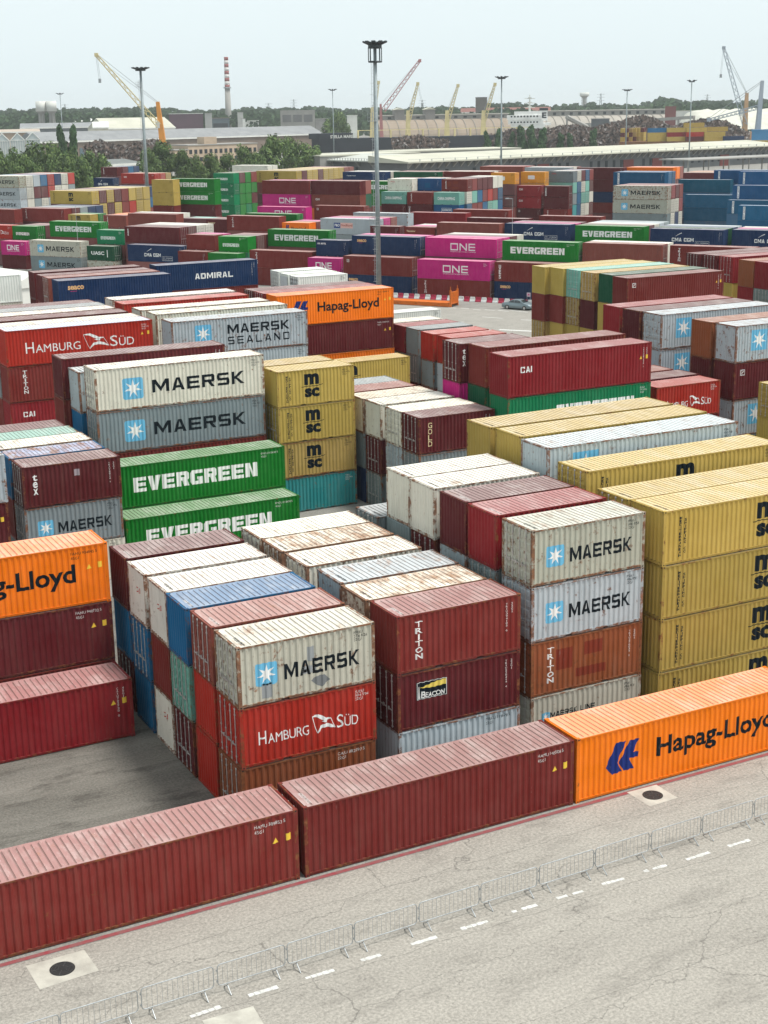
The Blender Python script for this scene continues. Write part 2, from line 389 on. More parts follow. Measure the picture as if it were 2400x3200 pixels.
def blk_glyph(ch, t, u):
    """heavy square letters, u is the height of the level strokes and t the width of the upright ones"""
    r = lambda x0, z0, x1, z1: [(x0, z0), (x1, z0), (x1, z1), (x0, z1)]
    m0, m1 = .5-u/2, .5+u/2
    if ch == 'M': return [[(0, 0), (0, 1), (t*1.25, 1), (.5, .42), (.5, .04), (t, .66), (t, 0)], [(1, 0), (1-t, 0), (1-t, .66), (.5, .04), (.5, .42), (1-t*1.25, 1), (1, 1)]]
    if ch == 'A': k = .5-t*.62; return [[(0, 0), (t*1.05, 0), (.5, .84), (.5, 1), (k, 1)], [(1, 0), (1-k, 1), (.5, 1), (.5, .84), (1-t*1.05, 0)], [(t*1.05+(.5-t*1.05)*.22, .185), (1-t*1.05-(.5-t*1.05)*.22, .185), (1-t*1.05-(.5-t*1.05)*(.22+u*1.19), .185+u), (t*1.05+(.5-t*1.05)*(.22+u*1.19), .185+u)]]
    if ch == 'E': return [r(0, 0, t, 1), r(t, 0, 1, u), r(t, m0, .94, m1), r(t, 1-u, 1, 1)]
    if ch == 'R': return [r(0, 0, t, 1), r(t, 1-u, 1-t*.4, 1), [(1-t*.4, 1), (1-t*.4, 1-u), (1-t, 1-u), (1-t, .38+u), (1-t*.4, .38), (1, .50), (1, .88)], [(t, .38), (1-t*.4, .38), (1-t, .38+u), (t, .38+u)], [(.48, .38), (.48+t*1.1, .38), (1, 0), (1-t*1.15, 0)]]
    if ch == 'S': return [r(t*.3, 1-u, 1-t*.2, 1), [(t*.3, 1), (t*.3, 1-u), (t, 1-u), (t, m1), (t*.3, m0), (0, m1), (0, 1-u)], [(t*.3, m0), (1-t*.3, m0), (1-t*.3, m1), (t, m1)], [(1-t*.3, m1), (1-t*.3, m0), (1-t, m0), (1-t, u), (1-t*.3, 0), (1, u), (1, m0)], [(t*.2, 0), (1-t*.3, 0), (1-t, u), (t*.2, u)]]
    if ch == 'K': return [r(0, 0, t, 1), [(t, .40), (t, .60), (1-t*1.25, 1), (1, 1), (.46, .52), (.36, .52)], [(t, .40), (.36, .52), (.46, .52), (1.02, 0), (1.02-t*1.3, 0), (.33, .40)]]
    if ch == 'G': return [r(t, 1-u, 1, 1), [(t, 1), (t, 0), (t*.35, 0), (0, u*.8), (0, 1-u*.8), (t*.35, 1)], r(t, 0, 1, u), r(1-t, u, 1, .52), r(.55, .52-u*.8, 1-t, .52)]
    if ch == 'N': return [[(0, 0), (0, 1), (t*1.1, 1), (1-t, .34), (1-t, 0), (1-t*1.1, 0), (t, .66), (t, 0)], r(1-t, 0, 1, 1)]
    if ch == 'V': return [[(0, 1), (t*1.1, 1), (.5, .30), (.5, 0), (.5-t*.6, 0)], [(1, 1), (.5+t*.6, 0), (.5, 0), (.5, .30), (1-t*1.1, 1)]]
    if ch == 'L': return [r(0, 0, t, 1), r(t, 0, 1, u)]
    if ch == 'D': return [r(0, 0, t, 1), r(t, 0, 1-t*.5, u), r(t, 1-u, 1-t*.5, 1), [(1-t*.5, 0), (1, u), (1, 1-u), (1-t*.5, 1), (1-t*.5, 1-u), (1-t, 1-u), (1-t, u), (1-t*.5, u)]]
    if ch == 'C': return [[(t, 1), (t, 0), (t*.35, 0), (0, u*.8), (0, 1-u*.8), (t*.35, 1)], r(t, 1-u, 1, 1), r(t, 0, 1, u), r(1-t, u, 1, .36), r(1-t, .64, 1, 1-u)]
    if ch == 'I': return [r(0, 0, 1, 1)]
    if ch == 'T': return [r(.5-t/2, 0, .5+t/2, 1-u), r(0, 1-u, 1, 1)]
    if ch == 'U': return [r(0, u, t, 1), r(1-t, u, 1, 1), [(t*.3, 0), (1-t*.3, 0), (1, u), (0, u)]]
    if ch == 'O': return [r(0, 0, t, 1), r(1-t, 0, 1, 1), r(t, 0, 1-t, u), r(t, 1-u, 1-t, 1)]
    return []
def BT(s, x, z, w, h, t=.24, u=.2, gap=.20, c=0):
    wd = [(.30 if q == 'I' else (.5 if q == ' ' else (1.32 if q == 'M' else 1.0))) for q in s]
    tot = sum(wd)+gap*(len(s)-1); k = w/tot; px = x; out_ = []
    for q, a in zip(s, wd):
        for poly in blk_glyph(q, t/(1.32 if q == 'M' else 1), u): out_.append(PL([(px+p[0]*a*k, z+p[1]*h) for p in poly], c))
        px += (a+gap)*k
    return out_
WHT, BLK, SKY_, RED_, YEL, NVY, GRY = (.76, .76, .74), (.008, .013, .018), (.14, .42, .62), (.50, .03, .03), (.75, .50, .06), (.015, .03, .16), (.30, .31, .33)
def ring(x, z, w, h, t, c=0):
    a = [(x, z), (x+w, z), (x+w, z+h), (x, z+h)]; b = [(x+t, z+t), (x+w-t, z+t), (x+w-t, z+h-t), (x+t, z+h-t)]
    return (a+b, [(0, 1, 5, 4), (1, 2, 6, 5), (2, 3, 7, 6), (3, 0, 4, 7)], c)
def line(pts, t, c=0):
    v = []; f = []
    for i, (x, z) in enumerate(pts):
        a = pts[max(0, i-1)]; b = pts[min(len(pts)-1, i+1)]; dx, dz = b[0]-a[0], b[1]-a[1]; d = math.hypot(dx, dz) or 1
        tt = t if not callable(t) else t(i/(len(pts)-1))
        v += [(x-dz/d*tt/2, z+dx/d*tt/2), (x+dz/d*tt/2, z-dx/d*tt/2)]
        if i: k = 2*i; f.append((k-2, k-1, k+1, k))
    return (v, f, c)
def marks(key, L, H, col):
    """list of (part name, colour, shapes, layer) on the front face"""
    S = L < 8; o = []; cx = L/2
    def add(n, c, sh, lay=0): o.append((n, c, sh, lay))
    if key == 'maeb': add('repair_patch', (.27, .285, .29), [rect(L*.165, H*.10, L*.075, H*.24), rect(L*.46, H*.37, L*.10, H*.12), rect(L*.50, H*.56, L*.05, H*.24)], 0); add('worn_patch', (.17, .18, .185), [PL([(L*.52, H*.24), (L*.56, H*.15), (L*.60, H*.10), (L*.66, H*.20), (L*.62, H*.30), (L*.56, H*.29)])], 0); key = 'mae'
    if key == 'mae':
        s = .95 if S else 1.45; x = L*.125 if S else L*.155; z = H*.50-s*.52
        add('logo_square', SKY_, [rrect(x, z, s, s, s*.12)], 0); add('logo_star', WHT, [star(x+s/2, z+s/2, s*.44)], 1)
        add('lettering', BLK, BT('MAERSK', L*.325 if not S else L*.33, H*.345, L*.55, H*.30 if not S else H*.25))
    elif key == 'star':
        s = 1.6; add('logo_square', SKY_, [rect(L*.125, H*.30, s, s)], 0); add('logo_star', WHT, [star(L*.125+s/2, H*.30+s/2, s*.45)], 1)
    elif key == 'mline':
        s = .42; add('logo_square', SKY_, [rrect(L*.10, H*.52, s, s, .05)], 0); add('logo_star', WHT, [star(L*.10+s/2, H*.52+s/2, s*.44)], 1)
        add('lettering', BLK, BT('MAERSK LINE', L*.175, H*.56, L*.40, .26))
    elif key == 'seal':
        s = 1.45; add('logo_square', SKY_, [rrect(L*.165, H*.34, s, s, .15)], 0); add('logo_star', WHT, [star(L*.165+s/2, H*.34+s/2, s*.44)], 1)
        add('lettering', BLK, BT('MAERSK', L*.40, H*.53, L*.46, H*.26)+BT('SEALAND', L*.40, H*.22, L*.46, H*.22, .18, .17, .42))
    elif key == 'egr':
        if S: add('lettering', WHT, BT('EVERGREEN', L*.14, H*.34, L*.56, H*.21, .34, .24, .13))
        else: add('lettering', WHT, BT('EVERGREEN', L*.11 if col != 'T' else L*.33, H*.36, L*.72 if col != 'T' else L*.55, H*.34, .36, .24, .12))
    elif key == 'hs':
        a, b_, d = (.17, .36, .58) if not S else (.20, .36, .58)
        hh = H*.30 if not S else H*.22; z = H*.34
        sh = [T('H', L*.13, z, L*.055, hh, 0), T('AMBURG', L*.195, z, L*.30, hh*.74, 0), T('S', L*.70, z, L*.05, hh, 0), T('\u00dcD', L*.76, z, L*.105, hh*.92, 0)]
        add('lettering', WHT, sh)
        fx, fz, fw_, fh = L*.52, z-hh*.05, L*.17, hh*1.35
        P = lambda u, v: (fx+u*fw_, fz+v*fh)
        add('flag_emblem', WHT, [line([P(0, 1), P(.04, .75), P(.14, .3), P(.22, 0)], .03), line([P(0, 1), P(.25, .98), P(.45, .80), P(.6, .68), P(.8, .72)], lambda t: .04+.30*fh*t*(1-t)*2.2),
            line([P(.22, 0), P(.38, .30), P(.6, .36), P(.8, .28), P(1, .12)], lambda t: .04+.34*fh*t*(1-t)*2.0), line([P(.8, .72), P(.88, .45), P(1, .12)], .03), PL([P(.42, .60), P(.62, .50), P(.66, .58), P(.58, .68)])])
    elif key in ('hl', 'hlr'):
        x = L*.11; z = H*.28; u = H*.56
        if not S or key == 'hl':
            q = lambda a, b_: (L*.122+a*.0073*L/12.19, H*.30+(465-b_)*.0071)
            f1 = [q(0, 410), q(73, 265), q(143, 269), q(98, 355), q(82, 395), q(116, 456), q(48, 465)]; f2 = [q(118, 357), q(163, 273), q(233, 270), q(193, 350), q(230, 355), q(226, 388), q(166, 386), q(200, 456), q(130, 459), q(92, 399)]
            add('logo', NVY, [PL(f1)]); add('logo', NVY, [(f2, [(0, 1, 2, 3), (0, 3, 6, 9), (3, 4, 5, 6), (6, 7, 8, 9)], 0)])
        add('lettering', BLK, [T('Hapag-Lloyd', L*.34, H*.31, L*.53, H*.40, .026, 1.0)])
    elif key == 'tri' or key == 'trip':
        add('lettering', WHT, VT('TRITON', L*.10 if not S else L*.145, H*.86 if S else H*.88, .34 if S else .36, H*.66, .018)+[line([(L*.10, H*.2), (L*.101, H*.2)], .001)])
        if key == 'trip': add('repair_patch', (.185, .035, .020), [rect(L*.22, H*.42, L*.15, H*.38), rect(L*.47, H*.60, L*.17, H*.24), rect(L*.40, H*.22, L*.27, H*.16)])
    elif key == 'bea':
        x, z, w_, h_ = L*.15, H*.50, L*.245, H*.31
        add('logo_panel', BLK, [rect(x, z, w_, h_)], 0)
        add('lettering', WHT, [T('B', x+.22, z+.06, .20, .30, .02, 1, 0, .1), T('EACON', x+.44, z+.06, w_-.56, .22, .02, 1, 0, .1), ring(x+.02, z+.02, w_-.04, h_-.04, .02), PL([(x+.08, z+.06), (x+.17, z+.06), (x+.14, z+.60), (x+.10, z+.60)])], 1)
        add('light_beam', (.70, .55, .12), [PL([(x+.16, z+h_*.66), (x+w_*.5, z+h_*.58), (x+w_-.05, z+h_*.62), (x+w_-.05, z+h_*.93), (x+w_*.6, z+h_*.86)])], 1)
    elif key == 'msc':
        x = cx+(-.05*L if S else 0); s = H*.30; z = H*.22
        add('lettering', BLK, [T('m', x-s*.78, z+s*1.15, s*1.5, s*1.02, .055), T('sc', x-s*.75, z, s*1.5, s*.85, .05), line([(x-s*1.05, z+s*.98), (x-s*.5, z+s*1.04), (x, z+s*1.01), (x+s*.5, z+s*1.0), (x+s*1.1, z+s*1.12)], .045)])
        add('side_lettering', BLK, VT('MEDITERRANEAN', L*.115 if S else L*.075, H*.86, .17, H*.74, .03)+VT('SHIPPING CO', L*.155 if S else L*.098, H*.82, .15, H*.64, .03))
    elif key == 'cai': add('lettering', WHT, BT('CAI', L*.085, H*.58, .95, .42, .26, .2, .15))
    elif key == 'tex': add('lettering', WHT, VT('tex', L*.10, H*.80, .30, H*.50, .02)); add('repair_patch', (.32, .27, .29), [rect(L*.52, H*.66, .34, .40)])
    elif key == 'gold': add('lettering', (.68, .58, .34), VT('GOLD', L*.12, H*.84, .32, H*.66, .012))
    elif key == 'adm': add('lettering', WHT, BT('ADMIRAL', L*.37, H*.38, L*.38, H*.22, .28, .22, .2))
    elif key == 'sea': add('lettering', (.70, .42, .20), [T('seaco', L*.08, H*.66, 1.7, .42, .04)]); add('underline', (.45, .04, .16), [rect(L*.10, H*.60, .7, .05)])
    elif key == 'one':
        s = H*.38; w0 = L*.36 if not S else L*.52; x = cx-w0/2+(L*.04 if not S else 0); z = H*.36; u = w0/3.3; t = s*.17
        add('lettering', WHT, [ring(x, z, u, s, t), PL([(x+u*1.2, z), (x+u*1.2+t, z), (x+u*1.2+t, z+s), (x+u*1.2, z+s)]), PL([(x+u*1.2+t+.003, z+s), (x+u*1.2+t+.003, z+s-t*1.5), (x+u*2.15-t-.003, z), (x+u*2.15-t-.003, z+t*1.5)]), rect(x+u*2.15-t, z, t, s),
            rect(x+u*2.35, z, t, s), rect(x+u*2.35+t+.002, z, u*.85-t, t), rect(x+u*2.35+t+.002, z+s/2-t/2, u*.85-t, t), rect(x+u*2.35+t+.002, z+s-t, u*.85-t, t), T('OCEAN NETWORK EXPRESS', x, z-.26, w0, .13, .01)])
    elif key == 'cma':
        add('lettering', WHT, BT('CMA CGM', L*(.30 if not S else .22), H*.32, L*(.30 if not S else .50), H*.20, .28, .22, .2))
        q = [(L*.35+i*L*.012, H*.60+math.sin(i*.17)*H*.20) for i in range(8)]
        add('swoosh', WHT, [line(q, lambda t: .03+.10*t)])
        if not S: add('small_lettering', WHT, [ring(L*.62, H*.10, L*.19, H*.26, .03), T('eco container', L*.63, H*.24, L*.17, .18, .01), T('bamboo flooring', L*.63, H*.13, L*.17, .15, .01)])
    elif key == 'hln': add('lettering', WHT, [T('Hapag-Lloyd', L*.1, H*.62, L*.2, .3, .01)])
    elif key == 'uasc': add('lettering', WHT, [T('UASC', L*.16, H*.40, L*.50, H*.24, .03)]); add('sticker', WHT, [rect(L*.76, H*.25, .18, H*.50)])
    elif key == 'pno':
        add('logo_square', (.03, .06, .22), [rect(L*.24, H*.40, L*.115, H*.34)]); add('logo_square', (.72, .45, .40), [rect(L*.357, H*.40, L*.22, H*.34)])
        add('lettering', WHT, [T('P&O', L*.252, H*.49, L*.09, H*.18, .03)], 1); add('lettering', (.40, .10, .08), [T('Nedlloyd', L*.367, H*.47, L*.20, H*.19, .02)], 1)
    elif key == 'chs': add('lettering', WHT, [T('CHINA SHIPPING', L*.14, H*.38, L*.68, H*.24, .03)])
    elif key == 'cos': add('lettering', WHT, [T('COSCO', L*.34, H*.50, L*.34, H*.16, .03), ring(L*.31, H*.40, L*.40, H*.34, .05)])
    elif key == 'ues': add('lettering', WHT, VT('UES', L*.06, H*.85, .34, H*.75, .03))
    elif key == 'ute3': add('lettering', WHT, [T('WCT', L*.05, H*.60, .9, .35, .03)])
    elif key in ('ute', 'ute2'): add('lettering', WHT, VT('tex', L*.05, H*.86, .28, H*.45, .02))
    elif key == 'tig': add('lettering', (.70, .55, .35), [T('Textainer', L*.06, H*.66, L*.30, .30, .03)])
    elif key == 'nyk': add('lettering', WHT, [T('NYK', L*.16, H*.72, L*.16, .28, .04), rect(L*.04, H*.74, L*.09, .07), rect(L*.04, H*.79, L*.09, .07)])
    elif key == 'kl': add('lettering', WHT, [T('K LINE', L*.08, H*.62, L*.30, H*.24, .03)])
    elif key == 'oo': add('lettering', RED_, [T('OOCL', L*.10, H*.72, L*.20, .30, .02)])
    elif key == 'plate': add('sign_panel', WHT, [rrect(L*.30, H*.34, L*.28, H*.34, .15)], 0)
    elif key == 'ark': add('lettering_band', WHT, [rect(L*.085, H*.06, .42, H*.86)], 0); add('lettering', NVY, VT('ARKAS LINE', L*.085+.09, H*.88, .24, H*.78, .02), 1)
    elif key == 'logo': add('sticker', (.62, .60, .58), [ring(L*.05, H*.66, .46, .46, .07), line([(L*.05+.12, H*.66+.12), (L*.05+.34, H*.66+.34)], .08)])
    elif key == 'pat': add('repair_patch', tuple(x*.8 for x in PAL[col]), [rect(L*.36, H*.25, L*.22, H*.38)])
    elif key == 'nul': pass
    return o
def code_marks(L, H, col, rnd, key):
    """owner code and size code near the top right corner"""
    lt = col in 'whatagvQyokOs'; c = BLK if lt else (.62, .60, .58)
    pre = {'o': 'FANU', 'y': 'MEDU', 'a': 'MSKU', 'h': 'MRKU', 'g': 'MSKU', 'G': 'EMCU', 'T': 'EISU', 'R': 'SUDU', 'p': 'NYKU', 'w': 'MRKU'}.get(col, 'TRIU')
    if key[:3] == 'num': pre = {'num1': 'HAMU', 'num2': 'HAMU', 'num6': 'FANU', 'num4': 'MRKU'}.get(key, 'CAIU')
    d = '%06d' % rnd.randrange(10**6); sc = '22G1' if L < 8 else ('45G1' if H > 2.7 else '42G1')
    if col in 'mrcsbnu' and key[:3] != 'num' or key == 'num5':
        sh = VT(pre+d+' '+str(rnd.randrange(10)), L-.75, H*.88, .085, H*.50, .0, 0, .2)+VT(sc, L-.48, H*.88, .085, H*.19, .0, 0, .2)
    elif col in 'Go' or key[:3] == 'num':
        sh = [T(pre+' '+d[:3]+d[3:]+' 5', L-1.75, H*.86, 1.25, .13), T(sc, L-1.75, H*.785, .38, .13)]
    else: sh = [T(pre, L-.95, H*.86, .42, .12), T(d[:3]+' '+d[3:], L-.95, H*.80, .62, .12), T(sc, L-.95, H*.74, .36, .12)]
    return c, sh
PAL = {'r': (.182, .023, .019), 'm': (.098, .011, .014), 'c': (.235, .013, .018), 'R': (.370, .022, .012), 'o': (.82, .180, .005), 'w': (.70, .67, .58), 'g': (.205, .245, .255),
       'a': (.42, .47, .50), 'h': (.42, .42, .355), 'y': (.450, .320, .075), 'G': (.003, .175, .016), 'T': (.004, .190, .075), 'D': (.004, .075, .035), 'b': (.008, .125, .270), 'n': (.005, .026, .085),
       'p': (.480, .012, .180), 'k': (.170, .400, .330), 'q': (.030, .260, .275), 't': (.380, .255, .080), 'u': (.260, .075, .028), 's': (.230, .060, .045), 'O': (.66, .28, .025), 'v': (.74, .74, .69), 'Q': (.68, .62, .50)}
CNAME = {'r': 'rust red', 'm': 'dark maroon', 'c': 'crimson', 'R': 'bright red', 'o': 'orange', 'w': 'cream white', 'g': 'grey', 'a': 'pale silver', 'h': 'beige grey', 'y': 'olive yellow', 'G': 'bright green',
         'T': 'sea green', 'D': 'dark green', 'b': 'blue', 'n': 'navy', 'p': 'magenta', 'k': 'mint', 'q': 'turquoise', 't': 'tan', 'u': 'orange brown', 's': 'salmon brown', 'O': 'amber', 'v': 'white refrigerated', 'Q': 'rusty cream'}
MNAME = {'mae': 'star-logo', 'star': 'blue-starred', 'mline': 'small-lettered', 'maeb': 'patched star-logo', 'seal': 'two-line lettered', 'egr': 'white-lettered', 'hs': 'flag-lettered', 'hl': 'dark-lettered', 'hlr': 'dark-lettered', 'tri': 'down-lettered', 'trip': 'patched',
         'bea': 'badge-lettered', 'msc': 'black-lettered', 'cai': 'white-lettered', 'tex': 'down-lettered', 'gold': 'gold-lettered', 'adm': 'white-lettered', 'sea': 'small-lettered', 'one': 'white-lettered', 'cma': 'swoosh-lettered',
         'uasc': 'white-lettered', 'pno': 'two-panel lettered', 'chs': 'white-lettered', 'cos': 'oval-logo', 'ues': 'down-lettered', 'oo': 'red-lettered', 'plate': 'white-badged', 'ark': 'white-banded', 'logo': 'stickered', 'cair': 'red-lettered', 'ute': 'down-lettered', 'ute2': 'down-lettered', 'nyk': 'small-lettered'}
RUST = {'w': .45, 'a': .45, 'h': .50, 'g': .30, 'Q': .66, 'u': .45, 'y': .10, 'G': .02, 'T': .12, 'o': .0, 'v': .05, 'n': .05, 'b': .12, 'p': .02, 'k': .25, 's': .2, 'm': .22, 'r': .22, 'c': .12, 'R': .22, 't': .5, 'q': .3, 'O': .3, 'D': .15}
ORD = ['', 'first', 'second', 'third', 'fourth', 'fifth', 'sixth', 'seventh', 'eighth', 'ninth', 'tenth', 'eleventh', 'twelfth', 'thirteenth', 'fourteenth', 'fifteenth', 'sixteenth', 'seventeenth', 'eighteenth', 'nineteenth', 'twentieth']
ORD += ['twenty-'+x for x in ORD[1:10]]+['thirtieth']+['thirty-'+x for x in ORD[1:10]]+['fortieth']+['forty-'+x for x in ORD[1:10]]+['fiftieth']+['fifty-'+x for x in ORD[1:10]]+['sixtieth']+['sixty-'+x for x in ORD[1:10]]+['seventieth']+['seventy-'+x for x in ORD[1:10]]+['eightieth']+['eighty-'+x for x in ORD[1:10]]+['ninetieth']+['ninety-'+x for x in ORD[1:10]]
BLOCKS = ['roadside front row', 'near left block behind roadside row', 'near middle block behind roadside row', 'near right four-high block', 'olive wall at right edge', 'orange-topped stack beside open floor', 'left edge block behind orange stack',
          'long block with bright green pair', 'short four-high olive stack', 'block right of olive stack', 'crimson-topped stacks right of centre', 'orange stack in middle distance', 'short red and grey rows', 'rows left of star-marked stacks', 'star-marked stacks at right edge',
          'olive and green rows beside car', 'maroon stacks at upper right', 'flag-lettered stack at left edge', 'silver stacks left of orange one', 'white refrigerated group', 'navy stacks beside white tent', 'front row across far road', 'second row across far road', 'middle rows across far road', 'far stacks at left end', 'far block around green stacks', 'far olive-topped block', 'far block behind tall light mast', 'far amber-topped block', 'far blue-banded block', 'far right block before grey shed']
def container(x, y, th, zb, Lk, Hk, tier, near, label, rnd, B):
    f = tier.split('.'); col = f[0][0]; end = f[1]; mk = f[2] if len(f) > 2 else ''
    L, H = LNS[Lk], HTS[Hk]; short = Lk == '2'
    base = PAL[col]; jj = rnd.uniform(.86, 1.12); j = lambda v: max(0, v*jj*(1+rnd.uniform(-.025, .025)))
    base = tuple(j(v) for v in base) if rnd.random() < .9 else base
    base = tuple(v*(rnd.uniform(.62, .9) if (B and col == 'b') else 1) for v in base); ru = RUST.get(col, .2)*rnd.uniform(.6, 1.3); CC = (*base, ru)
    t = thing('freight_container', label, 'container', (x, y, zb), th, 'stacked freight containers')
    rc = CC
    if 'Rl' in tier: rc = (.50, .54, .68, .1)
    if 'blu' in tier: rc = (.22, .30, .50, .9)
    vis_x0 = not B                                                # the end the photo shows: left in the near blocks, right in the far ones
    door_x0 = vis_x0 if end == 'd' else not vis_x0
    if near:
        cast = memo('cast', m_cast)
        def child(n, me, loc=(0, 0, 0), rz=0, c=CC, sc=None, par=t):
            o = link(n, me, par, loc, c)
            if rz: o.rotation_euler = (0, 0, rz)
            if sc: o.scale = sc
            return o
        fr = (*[v*.85 for v in base], min(1, ru+.25))
        child('frame', memo(('fr', Lk, Hk), lambda: m_frame(L, H, short)), c=fr)
        sm = memo(('sd', Lk, Hk, col == 'v'), lambda: m_side(L, H, col == 'v'))
        child('side_panel', sm); child('side_panel', sm, (L, W_, 0), math.pi)
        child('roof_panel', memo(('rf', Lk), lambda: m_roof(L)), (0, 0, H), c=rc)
        em = memo(('en', Hk), lambda: m_end(H))
        if door_x0: child('end_panel', em, (L, W_, 0), math.pi)
        else: child('end_panel', em)
        dm, bmh = memo(('dr', Hk), lambda: m_door(H)), memo(('br', Hk), lambda: m_bar(H))
        for k in (0, 1):
            yy, sy = (.142, 1) if k == 0 else (W_-.142, -1)
            if door_x0: d = child('door', dm, (.03, yy, .155), sc=(1, sy, 1))
            else: d = child('door', dm, (L-.03, yy, .155), sc=(-1, sy, 1))
            for by in (.30, .80): o = child('locking_bar', bmh, (0, by, 0), par=d, c=(.5, .5, .5, .2))
        for cx, sx in ((0, 1), (L, -1)):
            for cy, sy in ((0, 1), (W_, -1)):
                for cz, sz in ((0, 1), (H, -1)): child('corner_casting', cast, (cx, cy, cz), sc=(sx, sy, sz), c=fr)
    else:
        link('body', memo(('far', Lk, Hk), lambda: m_far(L, H, short)), t, col=CC if rc is CC else CC)
        if end == 'd':
            dm = memo(('dr', Hk), lambda: m_door(H)); bmh = memo(('br', Hk), lambda: m_bar(H))
            for k in (0, 1):
                yy, sy = (.142, 1) if k == 0 else (W_-.142, -1)
                if door_x0: d = link('door', dm, t, (.0, yy, .135), CC); d.scale = (1, sy, 1)
                else: d = link('door', dm, t, (L, yy, .135), CC); d.scale = (-1, sy, 1)
                for by in (.30, .80): link('locking_bar', bmh, d, (0, by, 0), (.5, .5, .5, .2))
    fl = memo(('fl', Lk), lambda: side_folds(L))
    keyc = col if mk in ('egr', 'pat') else ''
    for i, (n, c, sh, lay) in enumerate(memo(('mk', mk, Lk, Hk, keyc), lambda: marks(mk, L, H, col)) if mk else []):
        me = memo(('dc', mk, Lk, Hk, keyc, i), lambda: decal(n, sh, fl, .004+.004*lay))
        link(n, me, t, col=(*c, 1))
    if mk == 'cair' and vis_x0:
        fe = folds(.14, W_-.14, .27, .045)
        me = memo(('cair',), lambda: decal('lettering', [T('CAI', 1.1, 1.45, .50, .26, .02)], fe, .004))
        o = link('lettering', me, t, (0, W_, 0), (.42, .05, .04, 1)); o.rotation_euler = (0, 0, -math.pi/2)
    if near or rnd.random() < .6:
        ck = rnd.randrange(5); lc = (col in 'Go' or mk[:3] == 'num', col in 'mrcsbnu' and mk[:3] != 'num' or mk == 'num5')
        c, sh = code_marks(L, H, col, rnd, mk)
        kk = ('cd', Lk, Hk, col if not near else col, mk[:4] if mk[:3] == 'num' else '', ck if not near else ck)
        link('number_marking', memo(kk, lambda: decal('number_marking', sh, fl, .004)), t, col=(*c, 1))
    if near and rnd.random() < .75:
        ck = rnd.randrange(4); lt = col in 'whatagvQyokO'; tx = '%s %06d' % (('TRIU', 'MSKU', 'CAIU', 'TGHU')[ck], (142178, 380451, 907316, 655029)[ck])
        def rm(x0):
            v, fa, a = glyphs(tx, .0); q = MB(); q.v = [(x0+(1-p[1])*.17, .25+(1-p[0])*.95 if x0 > 1 else .25+p[0]*.95, -.006) for p in v] if x0 > 1 else [(x0+p[1]*-.17+.17, .25+p[0]*.95, -.006) for p in v]; q.f = list(fa); q.m = [0]*len(fa); return q.mesh('roof_marking', P_LET)
        link('roof_marking', memo(('rm', ck, Lk), lambda: rm(.30)), t, (0, 0, H), ((*BLK, 1) if lt else (.62, .58, .56, 1)))
    if near and Lk == '4' and mk not in ('egr', 'seal', 'msc', 'mae'):
        me = memo(('wt', Lk, Hk), lambda: decal('warning_sign', [PL([(L-1.05, H*.60), (L-.80, H*.60), (L-.925, H*.68)])], fl, .0045))
        link('warning_sign', me, t, col=(*YEL, 1))
        me = memo(('ws', Lk, Hk), lambda: decal('height_sign', [rect(L-.50, H*.60, .20, .28)], fl, .0045))
        if H > 2.7: link('height_sign', me, t, col=(*YEL, 1))
    if col == 'v' and (end == 'f' or mk == 'ree') and vis_x0:
        b = MB(); b.box(-.03, .25, .25, -.002, W_-.25, H-.3); b.box(-.05, .5, .5, -.031, W_-.5, 1.1, 1)
        me = memo(('rf_unit', Hk), lambda: b.mesh('cooling_unit', [P_SIDE, DARK])); link('cooling_unit', me, t, col=(.6, .62, .62, .1))
    return t

